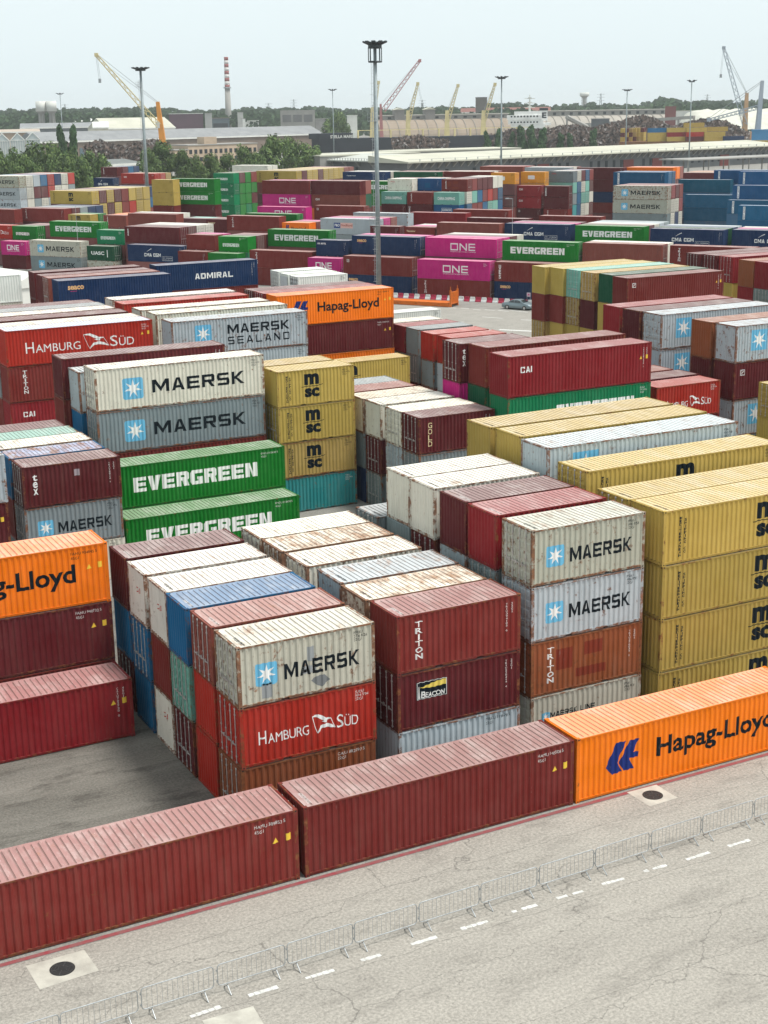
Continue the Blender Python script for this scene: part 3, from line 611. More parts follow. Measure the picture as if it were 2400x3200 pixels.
TABLE = """
@
-24.90 0.00 0 4 9 m.e 0
-12.45 0.00 0 4 9 r.e.num1 2
0.00 0.00 0 4 9 r.e.num2 2
12.35 0.00 0 4 9 o.e.hl 2
@
-0.56 4.71 0 2 888 h.d.maeb R.d.hs u.d.num3 222
-0.56 7.44 0 2 888 s.d R.e R.e 222
-0.64 10.11 0 2 888 b.e k.d m.d 222
-0.62 12.69 0 2 888 w.e.cair r.e w.e.cair 222
-0.65 15.49 0 2 888 w.e.cair b.d b.e 222
-0.62 18.35 0 2 888 m.e b.e m.d 222
@
6.54 4.73 0 2 888 r.e.tri m.d.bea a.e.num4 222
6.44 7.27 0 2 888 Q.e a.e w.e 200
6.49 9.91 0 2 888 a.e g.e r.e 200
6.26 12.91 0 2 888 w.d a.d m.e 200
6.19 15.63 0 2 888 Q.d w.e g.d 200
6.16 18.19 0 2 888 w.d g.e b.e 200
@
13.40 5.07 0 2 8888 h.d.mae a.d.mae u.d.trip h.d.mline 2222
13.38 8.01 0 2 8888 c.e g.d a.e m.e 2200
13.38 10.63 0 2 8888 m.e a.e g.d r.e 2100
13.38 13.59 0 2 8888 w.e m.d g.e b.e 2200
13.39 16.18 0 2 8888 w.e g.e a.d m.e 2100
12.89 18.67 0 2 888 g.d g.e m.e 200
@
20.15 4.64 0 4 8888 y.e.msc y.e.msc y.e.msc y.e.msc 2222
20.03 7.14 0 4 8888 y.d y.d y.e y.e 2000
20.11 10.57 0 4 8899 y.d.msc y.d y.e y.e 2000
19.84 13.50 0 4 9999 a.e.star a.e w.e g.e 2000
20.15 16.42 0 4 9999 y.e y.e y.e m.e 2000
20.00 19.18 0 4 9999 y.e y.e m.e y.e 2000
@
-13.67 15.71 0 4 9 c.e.num5 2
-13.58 18.48 0 4 999 o.e.hlr m.e.num6 r.e 221
@
-13.39 39.26 0 4 999 a.e m.e.num6 r.e 120
-0.29 39.18 0 2 888 m.d.tex g.d.mae w.e 221
-0.31 41.94 0 2 888 blu.e r.e g.e 211
-0.28 44.85 0 2 888 w.e g.e b.e 200
-0.38 47.41 0 2 888 k.e m.e r.e 200
-0.56 49.90 0 2 888 m.e r.e g.e 200
@
6.69 41.85 0 4 9 G.e.egr 2
6.82 44.36 0 4 99 G.e.egr G.e.egr 21
7.16 48.26 0 4 9999 w.d.mae g.d.mae r.e m.e 2220
7.02 51.54 0 4 9988 a.e b.e r.e g.e 2100
6.54 54.04 0 4 9999 m.e r.e g.e m.e 2200
@
19.94 47.39 0 2 8888 y.e.msc y.d.msc t.e.msc q.e.pat 2222
19.69 50.21 0 2 8888 y.e y.e g.e b.e 2000
@
26.77 39.28 0 2 888 m.d.gold g.d a.d 220
26.79 41.78 0 2 888 w.d a.d r.e 210
26.74 44.84 0 2 888 w.e m.d g.d 222
26.67 47.41 0 2 888 Q.e g.e n.e 211
26.53 50.23 0 2 888 s.e m.e g.e 200
26.49 52.73 0 2 888 g.e b.e r.e 100
@
33.00 37.86 0 4 9999 c.e.cai T.e.egr r.e m.e 2200
33.82 42.13 0 4 9999 r.e.kl D.e.egr b.e r.e 2200
33.11 44.63 0 2 9999 m.d.ute p.e r.e g.e 2200
@
32.26 72.83 0 4 99 y.e.msc y.e 20
33.41 78.15 0 4 9999 o.e.hl m.e.num6 o.e.num5 r.e 2220
33.23 80.65 0 4 9999 c.d m.e r.e g.e 2000
33.22 83.14 0 4 9999 m.d r.e r.e m.e 2000
@
46.59 69.03 0 2 888 R.e a.e g.e 211
46.44 71.95 0 2 888 R.e g.e r.e 221
46.66 75.24 0 2 888 g.e g.d m.e 211
46.61 77.81 0 2 888 c.e g.d r.e 210
46.49 80.77 0 2 888 w.e w.e g.e 100
53.47 104.01 0 4 88 v.e.ree w.e 10
@
47.13 39.58 0 2 888 R.e.hs m.e r.e 210
47.46 42.54 0 2 888 m.e r.e g.e 100
47.17 45.32 0 2 888 s.e r.e m.e 100
@
55.22 40.41 0 4 9999 a.e.star m.e.logo a.e.star g.e 2221
54.99 43.07 0 4 9999 u.e m.e g.e r.e 2200
54.54 48.69 0 4 9999 a.d.star a.e.star g.e g.e 2200
54.44 51.34 0 4 9999 m.e g.e r.e m.e 2000
54.53 54.21 0 4 9999 c.e m.e r.e g.e 2000
55.00 35.00 0 4 888 y.d y.e y.e 110
@
68.15 71.33 0 4 9999 r.e.logo r.e m.e g.e 2000
68.52 74.25 0 4 9999 D.e y.e r.e m.e 2100
68.23 77.01 0 4 9999 t.d m.e y.e g.e 1110
68.40 79.83 0 4 9999 k.d t.d y.e r.e 1110
68.03 82.32 0 4 9999 y.e r.e y.e m.e 1110
67.40 84.81 0 4 9999 y.e r.e t.d g.e 1110
@
90.06 81.19 0 4 9999 c.d y.e c.e m.e 1100
89.81 83.69 0 4 9999 m.d y.e r.e m.e 1000
89.40 86.18 0 4 9999 m.d m.e r.e r.e 1000
89.09 76.76 0 4 9999 u.e c.e g.e r.e 1100
89.10 74.22 0 4 9999 c.e g.d r.e m.e 1100
@
6.41 69.86 0 4 9999 Rl.e.hs r.e.tri c.e.cai m.e 2220
6.36 72.35 0 4 9999 w.e g.e r.e m.e 2110
6.39 75.93 0 4 9999 m.e r.e m.e g.e 2000
6.21 78.85 0 4 9999 w.e m.e r.e m.e 2000
6.17 81.54 0 4 9999 g.e r.e g.e m.e 2000
6.01 84.04 0 4 9999 m.e g.e m.e r.e 1000
@
19.36 67.39 0 4 9999 a.e.seal a.e.mae g.e m.e 2200
19.86 72.61 0 4 9999 w.e g.e m.e r.e 2000
19.65 75.95 0 4 9999 w.e a.e r.e m.e 2000
19.67 80.88 0 4 9999 R.e r.e m.e g.e 2000
19.79 84.37 0 4 9999 w.e g.e m.e r.e 2000
@
46.46 102.02 0 2 8888 v.d.ree v.e r.e w.e 1000
46.60 105.09 0 2 8888 v.f v.e w.e r.e 1000
46.94 108.55 0 2 8888 v.d w.e r.e v.e 1000
@
19.88 102.91 0 4 9999 n.e.sea m.e r.e b.e 1000
19.81 106.20 0 4 9999 s.d m.e r.e g.e 1000
19.79 108.82 0 4 9999 m.e r.e g.e m.e 1000
19.89 112.60 0 4 9999 m.e m.e r.e r.e 1100
33.47 111.65 0 4 9999 n.e.adm r.e m.e b.e 1100
6.11 111.81 0 4 9999 v.e.ree w.e g.e w.e 1100
@
74.27 183.33 1 4 99 r.e.tri r.e 11
79.30 171.04 1 2 88 p.d.one r.e 10
82.55 164.65 1 4 99 r.d.logo n.d.sea 11
89.34 152.54 1 4 99 p.d.one r.d.tri 11
96.80 142.12 1 4 99 r.d.ues n.e.sea 11
@
79.59 187.74 1 4 999 G.d.egr r.e m.e 100
81.67 172.82 1 2 888 n.e.nyk r.e b.e 100
85.17 166.63 1 4 999 n.d.sea r.d n.e 100
87.37 168.05 1 4 999 p.e r.e m.e 000
92.73 156.02 1 4 999 p.d.one m.e r.e 100
94.93 157.45 1 4 999 p.e r.e m.e 000
97.13 158.87 1 4 999 m.e r.e r.e 000
99.32 160.30 1 4 999 w.e r.e r.e 000
99.14 143.70 1 4 999 G.d.egr r.e m.e 100
106.61 133.37 1 4 999 s.d r.e r.e 100
108.80 134.80 1 4 999 w.e r.e m.e 100
113.86 122.14 1 4 999 r.e.tri m.e r.e 100
68.18 197.04 1 2 888 r.e r.e m.e 100
70.20 198.50 1 2 888 p.e r.e m.e 000
71.42 190.06 1 2 888 G.e.egr T.e r.e 100
73.62 191.49 1 2 888 m.d r.e m.e 000
75.81 192.92 1 2 888 r.e r.e m.e 000
61.57 210.76 1 4 999 m.d.ute2 m.e r.e 100
63.76 212.19 1 4 999 m.d r.e m.e 000
65.96 213.62 1 4 999 w.d r.e m.e 000
68.16 215.04 1 4 999 w.d r.e g.e 000
58.57 217.98 1 2 888 T.d.egr r.e r.e 100
54.06 233.08 1 4 999 G.d.egr r.e m.e 100
48.10 238.28 1 2 888 G.d.egr r.e r.e 100
50.30 239.71 1 2 888 m.e r.e r.e 000
52.50 241.14 1 2 888 s.e r.e r.e 000
44.91 244.30 1 2 888 R.e.hs r.e m.e 100
45.40 236.73 1 2 88 p.d.one m.e 11
48.59 227.84 1 4 99 h.d.mae g.d.mae 11
55.90 215.87 1 2 88 D.d.uasc h.e 11
60.67 206.80 1 4 99 n.d.cma r.e 10
66.07 195.70 1 2 88 r.e m.e 10
69.05 189.07 1 2 88 G.e r.e 10
@
60.00 278.11 1 4 999 r.e.tri m.e r.e 100
62.20 279.54 1 4 999 m.e r.e m.e 000
64.39 280.96 1 4 999 g.e m.e r.e 000
66.59 282.39 1 4 999 n.e m.e r.e 000
68.79 283.82 1 4 999 n.e r.e r.e 000
50.69 283.77 1 4 999 r.e m.e r.e 100
66.50 264.39 1 2 888 y.e.msc G.e r.e 100
68.70 265.82 1 2 888 G.d r.e m.e 000
71.81 256.65 1 2 888 s.e.tri r.e r.e 100
74.01 258.07 1 2 888 o.e r.e m.e 000
76.21 259.50 1 2 888 o.e r.e m.e 000
73.33 244.74 1 4 999 s.e r.e r.e 100
75.50 246.96 1 4 999 w.e r.e r.e 000
81.79 236.31 1 2 888 m.e.tri r.e m.e 000
83.83 237.77 1 2 888 k.e r.e m.e 000
84.95 231.07 1 2 888 m.e.tig r.e m.e 100
87.15 232.63 1 2 888 r.e r.e m.e 000
86.74 224.59 1 4 999 r.e.tri r.e m.e 100
92.33 228.71 1 4 999 G.d r.e r.e 100
93.07 212.31 1 2 888 o.e.hl r.e m.e 100
95.27 213.74 1 2 888 r.d r.e m.e 000
97.47 215.16 1 2 888 p.e r.e m.e 000
97.99 205.60 1 4 999 a.d.pno g.e r.e 100
100.19 207.02 1 4 999 p.d g.e r.e 000
102.38 208.45 1 4 999 s.d r.e m.e 000
102.31 193.57 1 2 888 m.d.tri r.e m.e 100
106.31 187.78 1 2 888 r.d.tig g.e r.e 100
108.51 189.21 1 2 888 p.e r.e m.e 000
110.71 190.63 1 2 888 w.e r.e m.e 000
109.80 182.30 1 4 999 s.e r.e m.e 100
117.89 172.66 1 4 999 n.e.cma r.e m.e 100
120.09 174.09 1 4 999 p.e r.e m.e 000
122.28 175.51 1 4 999 m.e r.e m.e 000
124.85 161.31 1 4 999 G.e.egr m.e r.e 100
127.05 162.74 1 4 999 m.e m.e r.e 000
129.24 164.17 1 4 999 w.d r.e m.e 000
131.44 165.59 1 4 999 a.e r.e m.e 000
133.64 167.02 1 4 999 g.e g.e m.e 000
130.37 148.00 1 4 999 n.e.cma r.e m.e 100
132.57 149.43 1 4 999 D.e r.e m.e 100
134.77 150.85 1 4 999 n.e r.e g.e 000
136.96 152.28 1 4 999 a.e r.e g.e 000
138.76 137.82 1 4 999 n.e.cma r.e m.e 100
140.96 139.25 1 4 999 p.e r.e m.e 000
143.16 140.68 1 4 999 w.e r.e m.e 000
129.81 210.81 1 4 999 r.e.num5 r.e m.e 100
120.01 189.00 1 4 999 m.e r.e m.e 100
132.87 184.50 1 4 999 r.e r.e r.e 100
119.05 209.11 1 4 999 c.e r.e m.e 100
109.99 215.81 1 4 999 a.e r.e m.e 100
126.09 215.92 1 2 888 g.e r.e m.e 000
113.46 241.54 1 4 999 r.d.logo r.e m.e 100
102.69 246.99 1 4 999 p.e.one m.e r.e 100
@
65.40 337.07 1 4 99888 h.d.mae a.d.mae a.e.mae g.e w.e 11100
67.59 338.49 1 4 99888 w.d w.d w.e g.e r.e 00000
69.79 339.92 1 4 99888 a.e m.e g.e r.e g.e 00000
71.99 341.35 1 4 99888 b.e m.e w.d m.e g.e 00000
74.19 342.77 1 4 99888 R.d R.d a.d r.e g.e 00000
76.38 344.20 1 4 99888 n.e w.d g.e r.e g.e 00000
78.58 345.63 1 4 99888 w.d w.e g.e r.e g.e 00000
80.78 347.05 1 4 99888 R.e g.e g.e r.e g.e 00000
69.59 289.30 1 4 9999 y.d.msc m.e r.e m.e 1000
71.79 290.72 1 4 9999 m.d y.d m.e r.e 0000
73.99 292.15 1 4 9999 y.d m.d r.e m.e 0000
76.19 293.58 1 4 9999 m.d y.d r.e m.e 0000
78.38 295.00 1 4 9999 r.e r.e m.e r.e 0000
80.58 296.43 1 4 9999 y.e R.e m.e r.e 0000
82.78 297.86 1 4 9999 y.d y.d r.e m.e 0000
84.98 299.29 1 4 9999 y.e y.e m.e r.e 0000
88.05 316.36 1 2 88888 n.d.cma m.e r.e m.e r.e 10000
109.98 381.79 1 2 88889 m.e.tri m.e r.e m.e r.e 10000
112.17 383.22 1 2 88889 m.e m.e r.e m.e r.e 00000
114.37 384.65 1 2 88889 b.e m.e r.e m.e r.e 00000
116.57 386.08 1 2 88889 n.e n.e r.e m.e r.e 00000
113.41 373.58 1 4 9999 R.d.cai m.e r.e m.e 1000
115.60 375.01 1 4 9999 R.d m.e r.e m.e 0000
117.80 376.43 1 4 9999 t.d m.e r.e m.e 0000
107.62 361.39 1 4 999 n.e.hln b.e r.e 000
@
91.13 281.14 1 2 99888 y.e y.e r.e m.e r.e 11100
96.47 282.85 1 4 99888 G.e.egr G.e.egr m.e.ute3 r.e m.e 11100
115.30 304.56 1 2 88899 T.e.egr T.d.egr T.e.egr T.d.egr m.e 11110
117.50 305.98 1 2 88899 m.d G.e G.e G.e m.e 00000
119.69 307.41 1 2 88899 Gb.e Gb.e Gb.e T.e m.e 00000
121.89 308.84 1 2 88899 r.e Gb.e m.e G.e m.e 00000
@
128.76 308.87 1 4 99888 y.d.msc r.e m.e r.e r.e 10000
130.96 310.29 1 4 99888 m.e r.e m.e r.e r.e 00000
133.15 311.72 1 4 99888 y.d r.e m.e r.e r.e 00000
135.35 313.15 1 4 99888 y.d r.e m.e r.e r.e 00000
137.55 314.57 1 4 99888 m.d r.e m.e r.e r.e 00000
139.75 316.00 1 4 99888 y.d r.e m.e r.e r.e 00000
141.94 317.43 1 4 99888 y.d r.e m.e r.e r.e 00000
144.14 318.86 1 4 99888 y.d r.e m.e r.e r.e 00000
146.34 320.28 1 4 99888 y.d r.e m.e r.e r.e 00000
148.54 321.71 1 4 99888 s.d r.e m.e r.e r.e 00000
150.73 323.14 1 4 99888 s.d r.e m.e r.e r.e 00000
139.53 352.24 1 4 99888 w.e r.e m.e r.e r.e 10000
141.73 353.66 1 4 99888 w.e r.e m.e r.e r.e 00000
108.22 256.99 1 4 99888 r.d p.e.one p.e r.e r.e 11000
110.39 258.46 1 4 99888 p.e r.e m.e r.e r.e 00000
115.50 247.01 1 4 99888 m.e s.e.cai o.e.hl r.e r.e 11000
117.63 248.55 1 4 99888 s.e D.e m.e r.e r.e 00000
141.79 276.56 1 4 9999 G.e.egr G.e.egr r.e m.e 1000
143.88 277.92 1 4 9999 w.e D.e m.e r.e 0000
@
131.69 242.20 1 2 88899 w.e.oo m.e k.e r.e m.e 10000
133.63 244.03 1 2 88899 w.e m.e k.e r.e m.e 00000
135.82 245.46 1 2 88899 r.e m.e k.e r.e m.e 00000
136.86 238.83 1 2 88899 b.e.pat r.e m.e r.e m.e 10000
139.05 240.26 1 2 88899 w.e m.e k.e r.e m.e 00000
140.99 242.09 1 2 88899 r.e m.e k.e r.e m.e 00000
139.33 231.89 1 2 88899 r.d.trip w.d b.d m.e r.e 10000
141.53 233.32 1 2 88899 r.e k.e r.e m.e r.e 00000
143.72 234.74 1 2 88899 m.e b.e r.e m.e r.e 00000
145.92 236.17 1 2 88899 m.e r.e b.e m.e r.e 00000
148.12 237.60 1 2 88899 m.e R.e k.d m.e r.e 00000
150.32 239.02 1 2 88899 w.e r.e k.e m.e r.e 00000
152.51 240.45 1 2 88899 w.e b.d b.e m.e r.e 00000
129.39 240.89 1 2 8899 k.e.chs m.e r.e m.e 1100
132.95 235.68 1 2 8899 r.e.tri m.e.ues r.e m.e 1100
136.57 230.45 1 2 8899 k.d.chs b.e.cos r.e m.e 1100
@
163.84 251.29 1 2 88899 O.d.plate m.e m.d r.e m.e 10000
171.42 250.27 1 2 88899 O.d.plate O.e n.d r.e m.e 10000
177.92 248.00 1 2 88899 g.e.oo k.e g.e q.e r.e 10000
180.12 249.43 1 2 88899 w.d b.d b.e b.e r.e 00000
182.32 250.86 1 2 88899 m.e w.d k.d w.d r.e 00000
184.52 252.28 1 2 88899 b.d k.e k.d w.e r.e 00000
186.71 253.71 1 2 88899 r.e m.d w.e m.d r.e 00000
168.15 246.79 1 2 8889 c.d.cai c.d.cai m.e.logo m.e 1110
171.51 240.64 1 2 8889 m.d.ues m.d r.e.tri m.e 1110
@
172.71 215.68 1 4 9999 h.d.mae h.d.mae g.e m.e 1110
174.91 217.11 1 4 9999 c.d w.d w.d r.e 0000
177.11 218.53 1 4 9999 m.d w.d n.e m.e 0000
179.31 219.96 1 4 9999 r.e c.d w.d m.e 0000
184.74 232.10 1 4 99888 b.e.ark b.e r.e n.e m.e 10000
186.94 233.53 1 4 99888 b.d b.e r.e m.e r.e 00000
189.14 234.95 1 4 99888 b.d b.e r.e m.e r.e 00000
194.25 260.09 1 4 99888 m.e m.e n.e r.e m.e 11110
199.35 226.91 1 4 9999 b.e b.e b.e n.e 1000
194.95 219.00 1 4 999 b.d b.e b.e 110
206.17 222.63 1 4 99888 b.e.ark b.e b.e b.e n.e 10000
208.37 224.06 1 4 99888 b.e b.e b.e n.e n.e 00000
205.28 213.21 1 4 99888 b.e.ark b.e b.e n.e n.e 10000
219.86 227.94 1 4 9999 b.e.ark b.e.ark b.e n.e 0000
191.13 198.67 1 4 9999 b.e.ark b.e n.e n.e 1000
188.78 197.44 1 4 999 b.e.ark b.e.ark n.e 100
178.85 182.59 1 4 999 b.e.ark b.e n.e 110
@
265.21 307.55 1 4 999 m.d s.e m.e 100
267.41 308.98 1 4 999 s.d m.e r.e 000
269.60 310.40 1 4 999 t.d m.e r.e 000
271.80 311.83 1 4 999 R.d m.e r.e 000
274.00 313.26 1 4 999 t.d m.e r.e 000
276.20 314.68 1 4 999 m.d m.e r.e 000
278.39 316.11 1 4 999 s.d m.e r.e 000
182.69 287.24 1 4 99888 s.e s.e m.e r.e m.e 10000
184.89 288.67 1 4 99888 R.e m.e r.e m.e r.e 00000
187.08 290.09 1 4 99888 s.e m.e r.e m.e r.e 00000
186.85 272.33 1 4 99888 a.e g.e m.e r.e m.e 10000
189.05 273.76 1 4 99888 w.e m.e r.e m.e r.e 00000
191.24 275.19 1 4 99888 s.e m.e r.e m.e r.e 00000
203.18 252.15 1 4 99888 o.e s.e m.e r.e m.e 10000
205.38 253.57 1 4 99888 o.e m.e r.e m.e r.e 00000
207.57 255.00 1 4 99888 s.e m.e r.e m.e r.e 00000
150.50 274.72 1 4 99888 D.e s.e m.e r.e m.e 10000
152.56 276.37 1 4 99888 r.e m.e r.e m.e r.e 00000
154.72 277.85 1 4 99888 s.e m.e r.e m.e r.e 00000
141.97 285.42 1 4 99888 n.e.hln s.e m.e r.e m.e 10000
144.07 286.78 1 4 99888 w.e m.e r.e m.e r.e 00000
146.16 288.14 1 4 99888 w.e m.e r.e m.e r.e 00000
159.91 266.38 1 4 99888 r.e s.e m.e r.e m.e 10000
162.00 267.97 1 4 99888 w.e m.e r.e m.e r.e 00000
164.10 269.55 1 4 99888 s.e m.e r.e m.e r.e 00000"""
def build_yard():
    rnd = random.Random(5); blk = -1; blocks = []
    for l in TABLE.strip().split('\n'):
        if l[0] == '@': blocks.append([]); continue
        f = l.split(); nT = len(f[4]); blocks[-1].append((float(f[0]), float(f[1]), f[2] == '1', f[3], f[4], f[5:5+nT], f[5+nT]))
    SB = MB(); cols = []
    for bi, rows in enumerate(blocks):
        order = {}
        if rows[0][2]:                                            # far blocks are counted from the left of the picture
            u = []
            for k, r in enumerate(rows):
                d = Vector((r[0], r[1], 8))-Vector(CAM); u.append((d.dot(rt2)/d.dot(fw), k))
            for q, (_, k) in enumerate(sorted(u)): order[k] = ORD[q+1]+' stack from left'
        else:
            for q, k in enumerate(sorted(range(len(rows)), key=lambda k: (rows[k][1]//1 if bi != 0 else rows[k][0], rows[k][0]))):
                order[k] = ORD[q+1]+(' row back' if bi != 0 else ' from left')
        for k, (x, y, B, Lk, Hs, tiers, flags) in enumerate(rows):
            th = R(-57) if B else 0; zt = sum(HTS[h] for h in Hs); n = len(Hs)
            for q, (h, tr, fg) in enumerate(zip(Hs, tiers, flags)):
                zb = zt-HTS[h]
                jx, jy = rnd.uniform(-.03, .03), rnd.uniform(-.02, .02)
                if fg in '12':
                    tp = 'only one' if n == 1 else ('topmost' if q == 0 else ('bottom one' if q == n-1 else ORD[q+1]+' down'))
                    ff = tr.split('.'); mk = MNAME.get(ff[2], '')+' ' if len(ff) > 2 and ff[2] in MNAME else ''
                    lab = '%s %scontainer, %s, %s, %s' % (CNAME[tr[0]], mk, tp, order[k], BLOCKS[bi])
                    container(x+jx, y+jy, th, zb, Lk, h, tr, fg == '2', lab, rnd, B)
                else:
                    b0 = len(SB.f); L, H = LNS[Lk], HTS[h]; c, s_ = math.cos(th), math.sin(th)
                    def P(a, b_, z): return (x+a*c-b_*s_, y+a*s_+b_*c, zb+z)
                    if B or fg == '3':
                        nf = int(L/.28)
                        for yo, sg in ((.012, 1),):
                            for i in range(nf):
                                x0 = .12+i*(L-.24)/nf; x1 = .12+(i+1)*(L-.24)/nf; xm = (x0+x1)/2
                                SB.quad([P(x0, .012, .1), P(xm, .045, .1), P(xm, .045, H-.04), P(x0, .012, H-.04)]); SB.quad([P(xm, .045, .1), P(x1, .012, .1), P(x1, .012, H-.04), P(xm, .045, H-.04)])
                    else: SB.quad([P(0, .02, .1), P(L, .02, .1), P(L, .02, H-.03), P(0, .02, H-.03)])
                    SB.quad([P(L-.02, 0.02, .1), P(L-.02, W_-.02, .1), P(L-.02, W_-.02, H-.03), P(L-.02, 0.02, H-.03)])
                    SB.quad([P(.02, W_-.02, .1), P(.02, .02, .1), P(.02, .02, H-.03), P(.02, W_-.02, H-.03)])
                    SB.quad([P(L, W_-.02, .1), P(0, W_-.02, .1), P(0, W_-.02, H-.03), P(L, W_-.02, H-.03)])
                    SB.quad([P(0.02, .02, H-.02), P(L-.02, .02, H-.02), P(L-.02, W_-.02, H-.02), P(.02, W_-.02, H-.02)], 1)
                    for a0, a1 in ((0, .15), (L-.15, L)):
                        for y0 in (0, W_-.13):
                            bx = [P(a0, y0, 0), P(a1, y0, 0), P(a1, y0+.13, 0), P(a0, y0+.13, 0), P(a0, y0, H-.003), P(a1, y0, H-.003), P(a1, y0+.13, H-.003), P(a0, y0+.13, H-.003)]
                            for qd in ((0, 1, 5, 4), (1, 2, 6, 5), (2, 3, 7, 6), (3, 0, 4, 7), (4, 5, 6, 7)): SB.quad([bx[i] for i in qd])
                    kf = rnd.uniform(.88, 1.08)*(.82 if tr[0] in 'wav' else (rnd.uniform(.55, .85) if tr[0] == 'b' else 1)); pc = tuple(v*kf for v in PAL[tr[0]])
                    cols += [(*pc, 1)]*(len(SB.f)-b0)
                    if '.d' in tr:                                # lock rods of a door end; recess shade painted as darker strips
                        b1 = len(SB.f); xe, sg = (L, 1) if B else (0, -1); bar = sum(pc) < .9; q4 = lambda y0, y1, z0, z1, o_: SB.quad([P(xe+sg*o_, y0, z0), P(xe+sg*o_, y1, z0), P(xe+sg*o_, y1, z1), P(xe+sg*o_, y0, z1)][::sg])
                        for y0 in (.42, .92, 1.47, 1.97): q4(y0, y0+.055, .16, H-.12, .035)
                        cols += [((.36, .33, .31, 1) if bar else (.20, .20, .19, 1))]*(len(SB.f)-b1); b1 = len(SB.f)
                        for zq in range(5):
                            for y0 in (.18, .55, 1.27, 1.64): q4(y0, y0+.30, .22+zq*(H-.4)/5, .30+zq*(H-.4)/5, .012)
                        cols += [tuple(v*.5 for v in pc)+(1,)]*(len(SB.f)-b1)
                zt = zb
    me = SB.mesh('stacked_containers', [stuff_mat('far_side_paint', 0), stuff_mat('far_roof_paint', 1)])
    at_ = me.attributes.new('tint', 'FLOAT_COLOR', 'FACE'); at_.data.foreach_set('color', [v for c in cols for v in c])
    o = link('stacked_containers', me); kind(o, 'stuff'); o['label'] = 'remaining stacked freight containers deep inside the blocks of the yard'; o['category'] = 'containers'
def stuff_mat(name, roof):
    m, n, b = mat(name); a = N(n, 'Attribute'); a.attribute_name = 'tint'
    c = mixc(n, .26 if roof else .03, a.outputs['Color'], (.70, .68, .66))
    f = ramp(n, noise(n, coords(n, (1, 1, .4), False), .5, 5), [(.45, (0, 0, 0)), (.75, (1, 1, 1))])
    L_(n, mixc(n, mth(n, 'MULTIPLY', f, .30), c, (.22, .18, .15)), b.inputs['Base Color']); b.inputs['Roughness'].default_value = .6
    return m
build_yard()

# ------------------------------------------------------------------ ground
def asphalt(name, c0, c1, speck, crack, streak=(1, 1, 1), stain=.0, joints=()):
    m, n, b = mat(name); v = coords(n, (1, 1, 1), False)
    c = mixc(n, ramp(n, noise(n, coords(n, streak, False), .35, 8, .65), [(.32, (0, 0, 0)), (.68, (1, 1, 1))]), c0, c1)
    sp = ramp(n, noise(n, v, 9, 4, .75), [(.36, (0, 0, 0)), (.64, (1, 1, 1))])
    c = mixc(n, speck, c, mixc(n, sp, (.08, .072, .062), (.52, .48, .42)))
    if stain:
        st = ramp(n, noise(n, coords(n, (.5, 1.4, 1), False), .55, 8, .72), [(.52, (0, 0, 0)), (.68, (1, 1, 1))])
        c = mixc(n, mth(n, 'MULTIPLY', st, stain), c, (.045, .04, .035))
        sm = ramp(n, noise(n, v, 1.7, 8, .8), [(.64, (0, 0, 0)), (.70, (1, 1, 1))])
        c = mixc(n, mth(n, 'MULTIPLY', sm, stain), c, (.04, .035, .03))
    for jy in joints:                                             # long paving joints along the road
        sp_ = N(n, 'SeparateXYZ'); L_(n, v, sp_.inputs[0]); wob = mth(n, 'MULTIPLY', noise(n, coords(n, (.5, .5, 1), False), 1.2, 6, .7), .5)
        dd = mth(n, 'ABSOLUTE', mth(n, 'ADD', mth(n, 'ADD', sp_.outputs['Y'], -jy-.25), wob)); k = ramp(n, dd, [(0, (1, 1, 1)), (.022, (0, 0, 0))])
        c = mixc(n, mth(n, 'MULTIPLY', k, .6), c, (.06, .055, .05))
    if crack:
        wv = N(n, 'VectorMath', operation='ADD'); nz = N(n, 'TexNoise'); nz.inputs['Scale'].default_value = 1.1; nz.inputs['Detail'].default_value = 6
        L_(n, v, nz.inputs['Vector']); sc_ = N(n, 'VectorMath', operation='SCALE'); sc_.inputs['Scale'].default_value = 1.1
        L_(n, nz.outputs['Color'], sc_.inputs[0]); L_(n, v, wv.inputs[0]); L_(n, sc_.outputs[0], wv.inputs[1])
        for scl, wd, amt, sx in ((.17, .0022, .9, .45), (.45, .0038, .8, .8)):
            mp = N(n, 'Mapping'); mp.inputs['Scale'].default_value = (sx, 1, 1); L_(n, wv.outputs[0], mp.inputs[0])
            vo = N(n, 'TexVoronoi', feature='DISTANCE_TO_EDGE'); vo.inputs['Scale'].default_value = scl; L_(n, mp.outputs[0], vo.inputs['Vector'])
            k = ramp(n, vo.outputs['Distance'], [(0, (1, 1, 1)), (wd, (0, 0, 0))])
            gate = ramp(n, noise(n, v, .22, 3), [(.44, (0, 0, 0)), (.56, (1, 1, 1))]) if scl > .3 else 1.0
            c = mixc(n, mth(n, 'MULTIPLY', mth(n, 'MULTIPLY', k, gate), crack*amt), c, (.06, .055, .05))
    L_(n, c, b.inputs['Base Color']); b.inputs['Roughness'].default_value = .92; b.inputs['Specular IOR Level'].default_value = .15
    bp = N(n, 'Bump'); bp.inputs['Strength'].default_value = .35; bp.inputs['Distance'].default_value = .01
    L_(n, sp, bp.inputs['Height']); L_(n, bp.outputs[0], b.inputs['Normal']); return m
def sheet(name, pts, z, m, k='structure', par=None):
    b = MB(); b.quad([(p[0], p[1], z) for p in pts]); o = b.obj(name, m, par)
    if k: kind(o, k)
    return o
A_YARD = asphalt('yard_concrete', (.17, .165, .155), (.24, .235, .22), .25, .35, (.5, 1.2, 1), .35)
sheet('ground', [(-4490, -600), (5990, -600), (5990, 6490), (-4490, 6490)], 0, A_YARD)
sheet('road', [(-140, -60), (140, -60), (140, -.42), (-140, -.42)], .006, asphalt('road_asphalt', (.250, .234, .208), (.325, .304, .270), .34, .60, (.35, 1, 1), .30, (-2.1, -6.3, -11.6, -17.5)))
